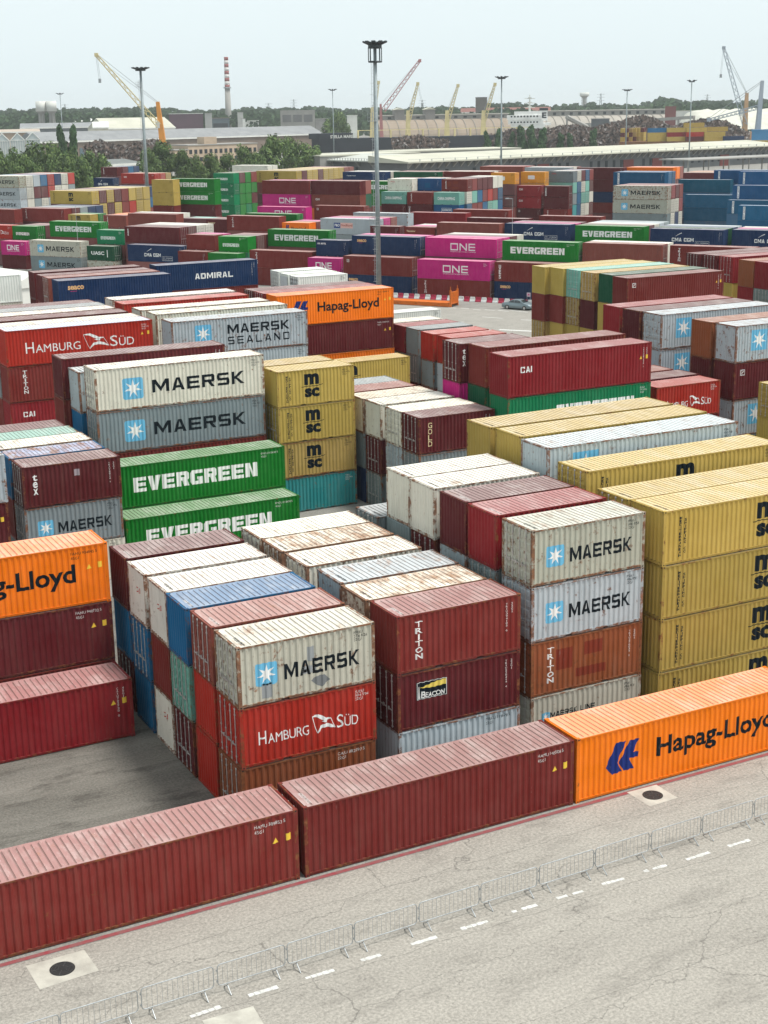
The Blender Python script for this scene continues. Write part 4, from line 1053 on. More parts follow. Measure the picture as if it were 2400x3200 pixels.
sheet('yard_floor', [(-60, 2.6), (6.9, 2.6), (6.9, 36), (-60, 36)], .005, asphalt('oily_concrete', (.080, .075, .065), (.155, .145, .128), .16, .15, (.16, 1.5, 1), .75))
PT = simple('road_paint', (.66, .66, .63), .7, 0, .1, 6, c2=(.40, .39, .37))
sheet('painted_kerb_line', [(-80, -.36), (80, -.36), (80, -.15), (-80, -.15)], .011, simple('faded_red_paint', (.24, .035, .045), .8, 0, .1, 3, c2=(.20, .09, .085)))
CONC = simple('pad_concrete', (.47, .45, .39), .9, 0, .06, 1.6, bump=.2, c2=(.33, .31, .27))
IRON = simple('cast_iron', (.035, .035, .035), .6, .3)
def dash(pa, pb, n):
    a, b_ = ray(*pa), ray(*pb); d = (b_-a).normalized(); nn = Vector((-d.y, d.x, 0)); rr = random.Random(n); bb = MB()
    L0 = (b_-a).length; k = 5
    for i in range(k):                                            # the stripe is worn into uneven blocks
        if rr.random() < .06 and i not in (0, k-1): continue
        x0, x1 = L0*i/k, L0*(i+1)/k-(rr.random()*.02 if i < k-1 else 0); w0, w1 = .085+rr.uniform(-.03, .02), .085+rr.uniform(-.03, .02)
        bb.quad([a+d*x0-nn*w0, a+d*x1-nn*w1, a+d*x1+nn*w1, a+d*x0+nn*w0])
    bb.v = [(p[0], p[1], .012) for p in bb.v]; kind(bb.obj('road_marking', PT), 'structure')
for k, (a, b_) in enumerate([((595, 3178), (690, 3146)), ((777, 3112), (868, 3084)), ((955, 3058), (1044, 3032)), ((1128, 3002), (1190, 2984)), ((1285, 2952), (1365, 2928)), ((1441, 2904), (1524, 2879)), ((1600, 2851), (1678, 2828)), ((1740, 2808), (1822, 2785)), ((1881, 2764), (1950, 2746)), ((2012, 2724), (2083, 2704)), ((2145, 2687), (2217, 2664)), ((2276, 2645), (2343, 2625))]):
    dash(a, b_, k)
def pad(px, lab, cover, g):
    P = [ray(*p) for p in px]; c = sum(P, Vector())/4
    t = thing('drain_pad', lab, 'drain cover' if cover else 'concrete pad', (c.x, c.y, 0)); b = MB()
    b.quad([(p.x-c.x, p.y-c.y, .014) for p in P]); b.obj('concrete_surround', CONC, t)
    if cover:
        b = MB(); q = [(.43*math.cos(R(a)), .43*math.sin(R(a))) for a in range(0, 360, 12)]; b.prism(q, .015, .024); b.obj('cover', IRON, t)
        b = MB()
        for rr in (.14, .25, .36):
            for a in range(0, 360, 15): b.tube((rr*math.cos(R(a)), rr*math.sin(R(a)), .027), (rr*math.cos(R(a+11)), rr*math.sin(R(a+11)), .027), .009, 4)
        for a in range(0, 360, 60): b.tube((.1*math.cos(R(a)), .1*math.sin(R(a)), .028), (.4*math.cos(R(a)), .4*math.sin(R(a)), .028), .012, 4)
        b.obj('ribs', simple('worn_iron', (.10, .10, .10), .5, .5), t)
pad([(309, 3034), (263, 2969), (80, 3020), (125, 3094)], 'square concrete surround with round black drain cover at lower left', True, 0)
pad([(2118, 2494), (2051, 2453), (1959, 2477), (2031, 2521)], 'square concrete surround with drain cover before the orange roadside container', True, 0)
pad([(832, 3215), (791, 3145), (632, 3190), (672, 3262)], 'pale bare concrete patch at the bottom edge of the road', False, 0)

# crowd barriers: each stands on two splayed feet
def barrier(name, lab, p0, p1):
    d = (p1-p0); L = d.length; rz = math.atan2(d.y, d.x)
    t = thing(name, lab, 'barrier', tuple(p0), rz, 'crowd control barriers along the road'); r = .017; z0, z1, q = .30, 1.08, .12
    b = MB(); pts = []
    for cx, cz, a0 in ((L-q, z0+q, -90), (L-q, z1-q, 0), (q, z1-q, 90), (q, z0+q, 180)):
        for k in range(5): a = R(a0+k*22.5); pts.append((cx+q*math.cos(a), 0, cz+q*math.sin(a)))
    b.path(pts+[pts[0]], r, 8); b.obj('frame', GALV, t)
    n = 14; bm_ = MB(); bm_.tube((0, 0, z0+.02), (0, 0, z1-.02), .0065, 5); me = bm_.mesh('bar', GALV)
    for k in range(1, n): link('bar', me, t, (L*k/n, 0, 0))
    fb = MB(); fb.tube((0, 0, z0), (0, 0, .21), .019, 6); fb.tube((0, 0, .22), (.0, -.30, .02), .019, 6); fb.tube((0, 0, .22), (0, .30, .02), .019, 6); me = fb.mesh('foot', GALV)
    for x in (.33, L-.33): link('foot', me, t, (x, 0, 0))
    hb = MB(); hb.box(-.05, -.02, .45, -.02, .02, .52); hb.box(-.05, -.02, .85, -.02, .02, .92); hb.obj('hook', GALV, t)
rl = Vector((ray(932, 3060)+ray(905, 3030))/2)
FP = [(-40, 3317), (128, 3242), (355, 3166), (510, 3121), (708, 3056), (858, 3005)]
def mid(u, v): p = ray(u, v); return p
# line of the fence from the middle of the feet seen in the photo
A0, A1 = ray(905, 3036), ray(2340, 2580)
dirf = (A1-A0).normalized()
OR2 = ['last but', 'second', 'third']
blist = [(-340, -110), (-90, 185), (190, 430), (442, 667), (680, 890), (898, 1102), (1108, 1302), (1310, 1497), (1503, 1678), (1686, 1855), (1861, 2028), (2036, 2190), (2196, 2352), (2358, 2500)]
def on_line(u):
    """the place on the fence line that stands in column u of the photo, taken at rail height"""
    lo, hi = -40.0, 60.0
    for _ in range(40):
        m_ = (lo+hi)/2; p = A0+dirf*m_; p = Vector((p.x, p.y, .7))-Vector(CAM); uu = 1200+FPX*p.dot(rt2)/p.dot(fw)
        if uu < u: lo = m_
        else: hi = m_
    return A0+dirf*lo
whr = ['leftmost, at the bottom edge'] + [ORD[k]+' from the left' for k in range(2, 14)]
for k, (u0, u1) in enumerate(blist):
    lab = 'galvanised crowd barrier, %s of the line along the road' % (['leftmost']+[ORD[q]+' from left' for q in range(2, 14)]+['rightmost'])[k]
    barrier('crowd_barrier', lab, on_line(u0), on_line(u1))

# ------------------------------------------------------------------ along the far road
eB = Vector((math.cos(R(-57)), math.sin(R(-57)), 0)); nB = Vector((-eB.y, eB.x, 0))
PR, PW = simple('red_plastic', (.42, .02, .06), .45, 0, .08), simple('white_plastic', (.70, .70, .68), .45, 0, .08)
def plastic():
    b = MB()
    for (x0, x1) in ((.03, .87),):
        prof = [(x0, -.22, 0), (x0, .22, 0), (x0, .20, .16), (x0, .09, .34), (x0, .07, .72), (x0, -.07, .72), (x0, -.09, .34), (x0, -.20, .16)]
        prof2 = [(x1+(-.06 if p[2] > .5 else 0), p[1], p[2]) for p in prof]; prof = [(p[0]+(.06 if p[2] > .5 else 0), p[1], p[2]) for p in prof]
        k = len(b.v); b.v += prof+prof2; n = len(prof); b.f.append(tuple(range(k, k+n))); b.m.append(0); b.f.append(tuple(reversed(range(k+n, k+2*n)))); b.m.append(0)
        for i in range(n): j = (i+1) % n; b.f.append((k+j, k+i, k+n+i, k+n+j)); b.m.append(0)
    return b
me_r, me_w = plastic().mesh('barrier_block', PR), plastic().mesh('barrier_block', PW)
q0, q1 = ray(1228, 929), ray(1668, 953); dq = (q1-q0).normalized(); nq = int((q1-q0).length/.95)
for k in range(-8, nq+1):
    p = q0+dq*(k*.95); red = k % 2 == 1
    o = link('plastic_barrier', me_r if red else me_w, None, tuple(p)); o.rotation_euler = (0, 0, math.atan2(dq.y, dq.x))
    tag(o, '%s plastic road barrier, %s of its row before the far stacks' % ('crimson' if red else 'white', (['leftmost']+[ORD[i]+' from left' for i in range(2, 60)])[k+8]), 'road barrier', 'plastic barriers along the far road')
# orange flat rack
def flat_rack(name, lab, p, rz, c, L=12.19, h=2.2, both=False):
    t = thing(name, lab, 'flat rack', tuple(p), rz); m_ = P_FRAME; b = MB()
    b.box(0, 0, .05, L, .14, .62); b.box(0, 2.3, .05, L, 2.44, .62); b.box(.0, .14, .45, L, 2.3, .56); link('platform', b.mesh('platform', m_), t, col=c)
    for x in ((L-.28, .0) if both else (L-.28,)):
        b = MB(); b.box(x, .0, .56, x+.26, .2, h+.3); b.box(x, 2.24, .56, x+.26, 2.44, h+.3); b.box(x+.03, .2, .56, x+.22, 2.24, h)
        for k in range(6): b.box(x+.0, .3+k*.33, .6, x+.26, .36+k*.33, h-.05)
        b.tube((x+.13, .1, h+.3), (x+.13, .1, h+.8), .05, 5); b.tube((x+.13, 2.34, h+.3), (x+.13, 2.34, h+.8), .05, 5); link('end_wall', b.mesh('end_wall', m_), t, col=c)
    return t
pr = ray(1410, 961); flat_rack('flat_rack', 'empty orange flat rack with one upright end wall beside the far road', pr-eB*12.19, R(-57), (.62, .15, .02, .25))
flat_rack('flat_rack', 'dark green folded flat rack with end walls up behind the navy container', ray(372, 800, 3.1), R(-57), (.01, .12, .05, .1), 6.0, 2.0, True).location.z = 2.6
for (u, v, z, c, lab) in ((437, 796, 3.2, (.62, .13, .02, .2), 'small orange open bin wedged before the navy stack'), (578, 782, 3.2, (.02, .16, .05, .1), 'small green open bin behind the long navy container')):
    p = ray(u, v, z); b = MB(); w_ = 2.0
    b.sweep([(0, 0, 0), (0, 0, 1.5), (.15, 0, 1.9), (.1, 0, 1.45), (.1, 0, 0)], (0, w_, 0)); b.box(.1, 0, 0, w_, .1, 1.5); b.box(.1, w_-.1, 0, w_, w_, 1.5); b.box(w_-.1, .1, 0, w_, w_-.1, 1.6); b.box(.1, .1, 0, w_-.1, w_-.1, .1); b.box(0, 0, -3.2, w_, w_, -.01)
    o = link('open_bin', b.mesh('open_bin', P_FRAME), None, tuple(p), c); o.rotation_euler = (0, 0, R(-57)); tag(o, lab, 'bin')
# the car
CARP = simple('car_paint', (.20, .25, .27), .28, .4, .02, 1, .5); GLASS = simple('car_glass', (.02, .026, .03), .08, 0, .02, 1, .8); CHR = simple('alloy', (.5, .5, .5), .3, .8)
LAMPG = simple('headlight_glass', (.6, .62, .62), .1, 0, .02, 1, .8); TAIL = simple('tail_light_glass', (.35, .02, .02), .2)
def car(p, rz):
    t = thing('parked_car', 'grey-blue saloon car parked beside the row of plastic barriers', 'car', tuple(p), rz)
    prof = [(-2.32, .32), (-2.36, .62), (-2.28, .88), (-1.75, .98), (-1.30, 1.02), (-.72, 1.38), (.15, 1.44), (.62, 1.36), (1.22, 1.02), (1.90, .90), (2.26, .74), (2.36, .50), (2.30, .28), (1.75, .22), (-1.75, .22)]
    bm = bmesh.new(); rings = []
    for y, sx, sz in ((-.90, .985, .0), (-.86, 1, 1), (-.55, 1, 1), (0, 1.008, 1), (.55, 1, 1), (.86, 1, 1), (.90, .985, 0)):
        rg = []
        for x, z in prof:
            tuck = max(0, (z-.98))*.55; yy = y*(1-tuck); zz = z-(.02 if abs(y) > .8 else 0)+(.015 if y == 0 else 0)
            if abs(y) >= .9: zz = .30+(z-.30)*(.9 if z < 1.0 else .93); yy = y*(1-tuck)
            rg.append(bm.verts.new((x*sx, yy, zz)))
        rings.append(rg)
    n = len(prof)
    for a, b_ in zip(rings, rings[1:]):
        for i in range(n): bm.faces.new((a[i], a[(i+1) % n], b_[(i+1) % n], b_[i]))
    bm.faces.new(rings[0][::-1]); bm.faces.new(rings[-1]); bmesh.ops.recalc_face_normals(bm, faces=bm.faces)
    me = bpy.data.meshes.new('body'); bm.to_mesh(me); bm.free(); me.materials.append(CARP); me.polygons.foreach_set('use_smooth', [True]*len(me.polygons)); link('body', me, t)
    for s in (-1, 1):
        for nm, pl in (('side_window', [(-1.20, 1.04), (-.70, 1.33), (-.32, 1.37), (-.32, 1.03)]), ('side_window', [(-.26, 1.03), (-.26, 1.37), (.15, 1.38), (.56, 1.31), (.98, 1.05)])):
            b = MB(); b.quad([(x, s*(.915*(1-max(0, z-.98)*.55)), z-.02) for x, z in pl]); b.obj(nm, GLASS, t)
    b = MB(); b.quad([(.66, -.62, 1.365), (.66, .62, 1.365), (1.20, .72, 1.06), (1.20, -.72, 1.06)]); b.obj('windscreen', GLASS, t)
    b = MB(); b.quad([(-.76, .62, 1.385), (-.76, -.62, 1.385), (-1.30, -.70, 1.06), (-1.30, .70, 1.06)]); b.obj('rear_window', GLASS, t)
    for x in (-1.42, 1.42):
        for s in (-1, 1):
            b = MB(); b.tube((x, s*.74, .32), (x, s*.925, .32), .325, 20); w1 = b.obj('wheel', RUBBER, t)
            b = MB(); b.tube((x, s*.926, .32), (x, s*.935, .32), .21, 10)
            for a in range(0, 360, 72): b.box(x-.02, min(s*.934, s*.945), .32, x+.02, max(s*.934, s*.945), .52)
            b.obj('rim', CHR, w1)
    for s in (-1, 1):
        b = MB(); b.box(2.20, s*.62-.16, .60, 2.335, s*.62+.16, .74); b.obj('headlight', LAMPG, t)
        b = MB(); b.box(-2.375, s*.66-.16, .68, -2.25, s*.66+.16, .84); b.obj('tail_light', TAIL, t)
        b = MB(); b.box(.82, s*.93-.07, 1.0, .98, s*.93+.09*s+.04, 1.13); b.obj('wing_mirror', CARP, t)
pa, pb = ray(1587, 966), ray(1641, 970); car((pa+pb)/2+Vector((nB.x, nB.y, 0))*.8, math.atan2((pb-pa).y, (pb-pa).x))
# small sign and lines on the far road
p = ray(1647, 948); t = thing('road_sign', 'small pale square sign on a thin frame behind the car', 'sign', tuple(p), R(-57)); b = MB(); b.tube((0, 0, 0), (0, 0, 1.0), .03); b.tube((.5, 0, 0), (.5, 0, 1.0), .03); b.obj('post', GALV, t)
b = MB(); b.box(-.05, -.03, 1.0, .55, 0, 1.6); b.obj('panel', simple('sign_face', (.62, .52, .58), .5), t); b = MB(); b.box(.1, -.04, 1.18, .4, -.031, 1.42); b.obj('symbol', simple('sign_symbol', (.6, .1, .25), .5), t)
for (a, b2) in (((1389, 1006), (1451, 1006.5)), ((1506, 990), (1572, 995)), ((1440, 963), (1466, 965)), ((1478, 967), (1502, 969)), ((1556, 970), (1590, 973)), ((1595, 970), (1650, 976)), ((1400, 961), (1425, 963)), ((1628, 999), (1660, 1001)), ((1560, 1030), (1680, 1036)), ((1515, 968), (1545, 970))):
    A, B_ = ray(*a), ray(*b2); d = (B_-A).normalized(); n_ = Vector((-d.y, d.x, 0))*(.10 if a[0] != 1560 else .35)
    bb = MB(); bb.quad([(*(A-n_).to_2d(), .008), (*(B_-n_).to_2d(), .008), (*(B_+n_).to_2d(), .008), (*(A+n_).to_2d(), .008)]); kind(bb.obj('road_marking', PT), 'structure')
far_road = [ray(1180, 1010), ray(1700, 1100), ray(2100, 960), ray(1180, 905)]
c0 = ray(1450, 990)
sheet('far_road', [tuple(c0+eB*a+nB*b_)[:2] for a, b_ in ((-140, -22), (90, -22), (90, 8.5), (-140, 8.5))], .003, asphalt('far_asphalt', (.215, .205, .185), (.29, .275, .25), .3, .3))

# tent of white sheeting
TENT = simple('tent_sheeting', (.74, .73, .68), .6, 0, .04, .3)
p = at(-22, 214); t = thing('storage_tent', 'white pitched storage tent beside the white reefer at the left edge', 'tent', tuple(p), R(14)); b = MB()
b.box(0, 0, 0, 8.6, 12, 4.2); b.obj('wall', TENT, t); b = MB()
b.sweep([(-.2, -.2, 4.2), (4.3, -.2, 6.3), (8.8, -.2, 4.2)], (0, 12.4, 0)); b.obj('roof', TENT, t)
b = MB()
for x in (0, 4.3, 8.6): b.tube((x, -.22, 0), (x, -.22, 4.2 if x != 4.3 else 6.3), .05, 5)
b.obj('frame', GALV, t)

# ------------------------------------------------------------------ floodlight masts
LAMP = simple('flood_housing', (.05, .06, .065), .5, .3)
def mast(lab, u, v, d, r0=.32, r1=.14, crown=1.5, n=10, style='ring', ladder=False):
    p = at(u, d); H = hgt(u, v, d)-.4
    # the foot stands plumb below the head
    t = thing('floodlight_mast', lab, 'light mast', (p.x, p.y, 0), R(20), 'floodlight masts over the port'); b = MB(); b.tube((0, 0, 0), (0, 0, H-.6), r0, 12, 0, r1); b.obj('pole', POLE, t, True)
    b = MB()
    if style == 'cage':
        for z in (H-2.9, H-1.0): b.path([(crown*.62*math.cos(R(a)), crown*.62*math.sin(R(a)), z) for a in range(0, 361, 45)], .09, 5)
        for a in range(0, 360, 45): b.tube((crown*.62*math.cos(R(a)), crown*.62*math.sin(R(a)), H-2.9), (crown*.62*math.cos(R(a)), crown*.62*math.sin(R(a)), H-1.0), .07, 5)
        b.prism([(crown*.62*math.cos(R(a)), crown*.62*math.sin(R(a))) for a in range(0, 360, 45)], H-3.05, H-2.95)
    b.prism([(crown*.66*math.cos(R(a)), crown*.66*math.sin(R(a))) for a in range(0, 360, 30)], H-.9, H-.6); b.obj('head_frame', LAMP, t)
    fb = MB(); fb.sweep([(crown*.55, -.28, -.1), (crown*1.15, -.32, .30), (crown*1.15, -.32, .52), (crown*.55, -.28, .2)], (0, .6, 0)); me = fb.mesh('floodlight', LAMP)
    for k in range(n): o = link('floodlight', me, t, (0, 0, H-.55)); o.rotation_euler = (0, 0, 2*math.pi*k/n)
    if ladder:
        lb = MB(); zt = H-3; zb = 0 if ladder == 2 else H*.60
        for x in (.45, .85): lb.tube((-x, 0, 3), (-x, 0, zt), .025, 4)
        for k in range(int((zt-3)/.45)): lb.tube((-.45, 0, 3+k*.45), (-.85, 0, 3+k*.45), .018, 4)
        for k in range(int((zt-3)/1.6)): lb.path([(-.65+.40*math.cos(R(a)), .0+.4*math.sin(R(a)), 3+k*1.6) for a in range(0, 361, 60)], .02, 4)
        lb.obj('ladder', GALV, t)
        for zz in ((H*.70, H*.30) if style == 'cage' else (H*.88,)):
            pb_ = MB(); pb_.box(-1.25, -.5, zz, -.15, .5, zz+.08)
            for (x, y) in ((-1.25, -.5), (-1.25, .5), (-.7, -.5), (-.7, .5), (-.2, -.5), (-.2, .5)): pb_.tube((x, y, zz), (x, y, zz+1.2), .03, 4)
            for z in (.6, 1.2): pb_.path([(-.2, -.5, zz+z), (-1.25, -.5, zz+z), (-1.25, .5, zz+z), (-.2, .5, zz+z)], .03, 4)
            pb_.obj('platform', GALV, t)
mast('tall grey floodlight mast with ladder and cage rising in the middle', 1175, 118, math.hypot(ray(1190, 940).x-CAM[0], ray(1190, 940).y-CAM[1]), .42, .24, 1.55, 10, 'cage', 2)
mast('floodlight mast with ladder rising from the far stacks at left', 447, 204, 372, .50, .28, 1.9, 12, 'ring', 2)
mast('slim floodlight mast standing right of the tall middle mast', 1567, 234, 485, .36, .2, 1.9, 10)
mast('slim floodlight mast left of the tall middle mast, by the black hull', 1041, 275, 760, .30, .16, 2.0, 8)
mast('slim floodlight mast in front of the large scrap heap', 1958, 276, 760, .40, .2, 2.3, 8)
mast('slim floodlight mast before the yellow stacked containers at right', 2158, 246, 600, .32, .16, 1.7, 6)
mast('slim lamp mast near the white water tower at left', 192, 288, 900, .30, .16, 2.2, 6)
for (u, v0, h, lab) in ((250, 850, 12, 'thin rusty aerial pole standing before the bright green container'), (1600, 860, 13, 'thin street lamp pole before the navy and magenta stacks')):
    p = ray(u, v0, 0); b = MB(); b.tube((0, 0, 0), (0, 0, h), .06, 6, 0, .035)
    if u == 1600: b.tube((0, 0, h), (-1.0, .2, h+.1), .05, 5); b.box(-1.3, 0, h+.0, -.7, .35, h+.18)
    o = b.obj('lamp_post' if u == 1600 else 'aerial_pole', GALV); o.location = p; tag(o, lab, 'pole')

# ------------------------------------------------------------------ the port and the town beyond
def pm(name, c, **k): return simple(name, c, .85, 0, k.pop('var', .08), k.pop('sc', .15), .2, **k)
ROOFG = pm('grey_sheet_roof', (.23, .235, .24)); BRICK = pm('brown_brick', (.20, .155, .125)); CREAM = pm('cream_wall', (.62, .60, .50)); BEIGE = pm('beige_render', (.44, .34, .25)); CONCR = pm('grey_concrete', (.30, .29, .27))
VAULT = pm('dusty_vault_roof', (.27, .215, .165), sc=.06, stretch=(1, .3, 1)); WHITE_ = pm('white_sheet', (.62, .62, .58)); DKW = pm('dark_window', (.03, .035, .04)); PURP = pm('purple_sheet', (.09, .045, .065)); REDB = pm('red_sheet', (.19, .055, .05))
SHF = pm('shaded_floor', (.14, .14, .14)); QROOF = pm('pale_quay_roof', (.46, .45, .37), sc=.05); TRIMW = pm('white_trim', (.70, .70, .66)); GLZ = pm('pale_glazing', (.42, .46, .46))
def frame_at(u0, u1, d0, d1=None):
    p0, p1 = at(u0, d0), at(u1, d1 or d0); v = p1-p0; return p0, v.length, math.atan2(v.y, v.x)
def block(name, lab, cat, u0, u1, vt, d, depth, m, d1=None, roof=None, win=None, wm=DKW, parts=()):
    p, L, rz = frame_at(u0, u1, d, d1); H = hgt((u0+u1)/2, vt, (d+(d1 or d))/2); t = thing(name, lab, cat, tuple(p), rz)
    b = MB(); b.box(0, 0, 0, L, depth, H); b.obj('wall', m, t)
    b = MB(); b.box(-.3, -.3, H, L+.3, depth+.3, H+.5); b.obj('roof', roof or CONCR, t)
    if win:
        nx, nz, w_, h_, z0, dz = win; wb = MB(); wb.box(0, -.12, 0, w_, -.01, h_); me = wb.mesh('window', wm)
        for k in range(nx):
            for q in range(nz): link('window', me, t, ((k+.5)*L/nx-w_/2, 0, z0+q*dz))
    return t, L, H
def gabled(name, lab, cat, u0, u1, ve, vr, d, span, mw, mr, d1=None, extra=None):
    p, L, rz = frame_at(u0, u1, d, d1); dm = (d+(d1 or d))/2; H = hgt((u0+u1)/2, ve, dm); Rz = hgt((u0+u1)/2, vr, dm+span/2); t = thing(name, lab, cat, tuple(p), rz)
    b = MB(); b.box(0, 0, 0, L, span, H); b.obj('wall', mw, t)
    b = MB(); b.sweep([(-.4, -.8, H), (-.4, span/2, Rz), (-.4, span+.8, H)], (L+.8, 0, 0)); b.obj('roof', mr, t)
    b = MB(); b.box(-.5, -1.0, H-.9, L+.5, -.75, H+.1); b.obj('gutter', TRIMW, t)
    return t, L, H, Rz
# long grey roofed warehouse
t, L, H, RZ = gabled('warehouse', 'long brown warehouse with grey sheet roof and white gutter', 'warehouse', 118, 1008, 430, 402, 1010, 30, BRICK, ROOFG, 1160)
for k in (.12, .25, .62, .80): b = MB(); b.box(L*k, -.3, 0, L*k+7, -.05, H*.6); b.obj('door', pm('warehouse_door', (.10, .14, .16)), t)
for k in range(4):
    p, L2, rz = frame_at(-70+k*48, -25+k*48, 930+k*20); t = thing('glazed_gable', 'glazed %s gable bay at the left end of the long warehouse' % ORD[k+1], 'building', tuple(p), rz); H2 = hgt(0, 442, 940); b = MB()
    b.box(0, 0, 0, L2, 40, H2); b.sweep([(0, 0, H2), (L2/2, 0, H2+4.5), (L2, 0, H2)], (0, 40, 0)); b.obj('wall', GLZ, t); b = MB()
    for q in range(7): b.box(L2*q/6-.12, -.25, 0, L2*q/6+.12, -.05, H2)
    b.tube((0, -.2, H2), (L2/2, -.2, H2+4.5), .3, 4); b.tube((L2, -.2, H2), (L2/2, -.2, H2+4.5), .3, 4); b.tube((0, -.2, H2), (L2, -.2, H2), .2, 4); b.obj('glazing_bar', TRIMW, t)
gabled('shed', 'low grey shed between the tree groups', 'shed', 302, 438, 512, 497, 640, 26, pm('pale_wall', (.40, .41, .38)), pm('old_grey_roof', (.16, .17, .165)), 655)
# beige office building
t, L, H = block('office_building', 'beige flat roofed office building with rows of dark windows', 'building', 582, 800, 452, 800, 16, BEIGE, 830, None, (14, 2, 1.9, 2.2, 3.4, 4.0))
b = MB(); b.box(L*.28, 3, H+.5, L*.46, 9, H+4.2); b.obj('stair_tower', BEIGE, t)
block('office_wing', 'lower beige wing left of the office building', 'building', 540, 582, 470, 795, 14, BEIGE, 800, None, (3, 1, 2, 2, 2.5, 3))
# white, grey and purple sheds
for (lab, u0, u1, ve, vr, d, sp, mw, mr, d1) in (('cream white shed with broad pale roof behind the orange crane', 330, 545, 400, 367, 1380, 60, CREAM, QROOF, 1400), ('small cream gabled shed at the left of the pale sheds', 288, 336, 398, 380, 1330, 30, CREAM, WHITE_, 1330), ('long low dark shed far behind the warehouse at left', 60, 290, 398, 384, 1450, 40, pm('dim_wall', (.12, .13, .14)), ROOFG, 1450),
        ('pale long shed behind the dark one at left', 225, 470, 381, 369, 1600, 40, pm('dim_wall_two', (.16, .15, .16)), WHITE_, 1600), ('low tiled shed at the left edge behind the glazed bays', -60, 120, 412, 404, 1250, 40, pm('tan_wall', (.36, .27, .20)), pm('tile_roof', (.40, .33, .27)), 1250),
        ('long red roofed shed behind the vaulted stores', 1440, 1720, 349, 336, 1750, 30, pm('tan_wall_two', (.30, .22, .18)), pm('red_roof', (.20, .085, .07)), 1750)):
    gabled('shed', lab, 'shed', u0, u1, ve, vr, d, sp, mw, mr, d1)
t, L, H = block('industrial_hall', 'dark purple clad hall with pale band left of the chimney', 'building', 528, 634, 356, 1500, 40, PURP, None, WHITE_); b = MB(); b.box(-.5, -1, 0, L*.95, -.4, H*.45); b.obj('pale_band', CREAM, t)
t, L, H = block('industrial_hall', 'open fronted dark hall at the foot of the striped chimney', 'building', 660, 716, 370, 1480, 30, pm('blue_grey_sheet', (.10, .13, .15)), None, BRICK); b = MB(); b.box(L*.1, -.5, 0, L*.9, -.1, H*.8); b.obj('opening', DKW, t)
t, L, H = block('grain_store', 'grey concrete grain store with open upper floor', 'building', 876, 984, 346, 1380, 36, CONCR, None, CONCR)
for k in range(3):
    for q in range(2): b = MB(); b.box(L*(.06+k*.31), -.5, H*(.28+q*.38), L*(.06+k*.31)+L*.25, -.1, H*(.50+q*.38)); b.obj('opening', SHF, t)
for (u, vt, w_, lab, c) in ((640, 355, 22, 'slim grey silo tower left of the chimney', (.34, .34, .33)), (742, 352, 18, 'pale process tower right of the chimney', (.42, .42, .40)), (752, 372, 14, 'small white silo right of the chimney', (.65, .65, .62)), (985, 372, 40, 'grey pipe bridge tower right of the grain store', (.28, .27, .26))):
    block('process_tower', lab, 'tower', u, u+w_, vt, 1450, 10, pm('tower_wall', c), None, CONCR)
block('white_block', 'long white apartment block on the horizon', 'building', 858, 945, 342, 2300, 14, WHITE_, None, WHITE_, (16, 3, 3, 2, 4, 5))
block('white_block', 'small white works building right of the chimney foot', 'building', 762, 808, 378, 1550, 14, WHITE_, None, WHITE_)
block('white_block', 'white building half hidden by the round tree in the middle', 'building', 1084, 1116, 362, 1300, 14, WHITE_, None, WHITE_)
block('brick_tower', 'dark square brick tower behind the vaulted stores', 'tower', 1486, 1522, 305, 1650, 12, pm('dark_brick', (.13, .115, .10)), None, pm('slate', (.10, .10, .10)))
# chimney with red and white bands
p = at(714, 1560); t = thing('striped_chimney', 'tall chimney with red and white bands above a grey shaft', 'chimney', tuple(p)); ZT, ZM = hgt(714, 178, 1560), hgt(714, 276, 1560); r = lambda z: 3.6-1.5*z/ZT
b = MB(); b.tube((0, 0, 0), (0, 0, ZM), r(0), 16, 0, r(ZM)); b.obj('shaft', CONCR, t, True); CR, CW = pm('faded_red_band', (.27, .09, .085)), pm('white_band', (.60, .58, .56))
for k in range(9): z0, z1 = ZM+(ZT-ZM)*k/9, ZM+(ZT-ZM)*(k+1)/9; b = MB(); b.tube((0, 0, z0), (0, 0, z1), r(z0), 16, 0, r(z1)); b.obj('band', CR if k % 2 == 0 else CW, t, True)
b = MB(); b.tube((0, 0, ZM), (0, 0, ZM+1.2), r(ZM)+1.3, 16); b.obj('gallery', GALV, t)
# white twin water tower, slim water tower
for (u, vt, vb, d, lab, wr, two) in ((146, 316, 348, 1500, 'white twin drum water tower at the left horizon', 5.0, True), (1825, 289, 300, 2600, 'slim white water tower on the horizon at right', 8, False)):
    p = at(u, d); t = thing('water_tower', lab, 'water tower', tuple(p), -YAW); zt, zb = hgt(u, vt, d), hgt(u, vb, d)
    for k, x in enumerate((-wr*1.02, wr*1.02) if two else (0,)):
        b = MB(); b.tube((x, 0, zb), (x, 0, zt), wr, 20); dr = b.obj('drum', WHITE_, t, True); b = MB(); b.tube((x, 0, 0), (x, 0, zb-4), wr*.28, 10); b.tube((x, 0, zb-4), (x, 0, zb), wr*.3, 16, 0, wr*.95)
        for a in range(0, 360, 60): b.tube((x+wr*.6*math.cos(R(a)), wr*.6*math.sin(R(a)), 0), (x+wr*.5*math.cos(R(a)), wr*.5*math.sin(R(a)), zb-2), .5, 5)
        b.obj('support', CONCR, t)
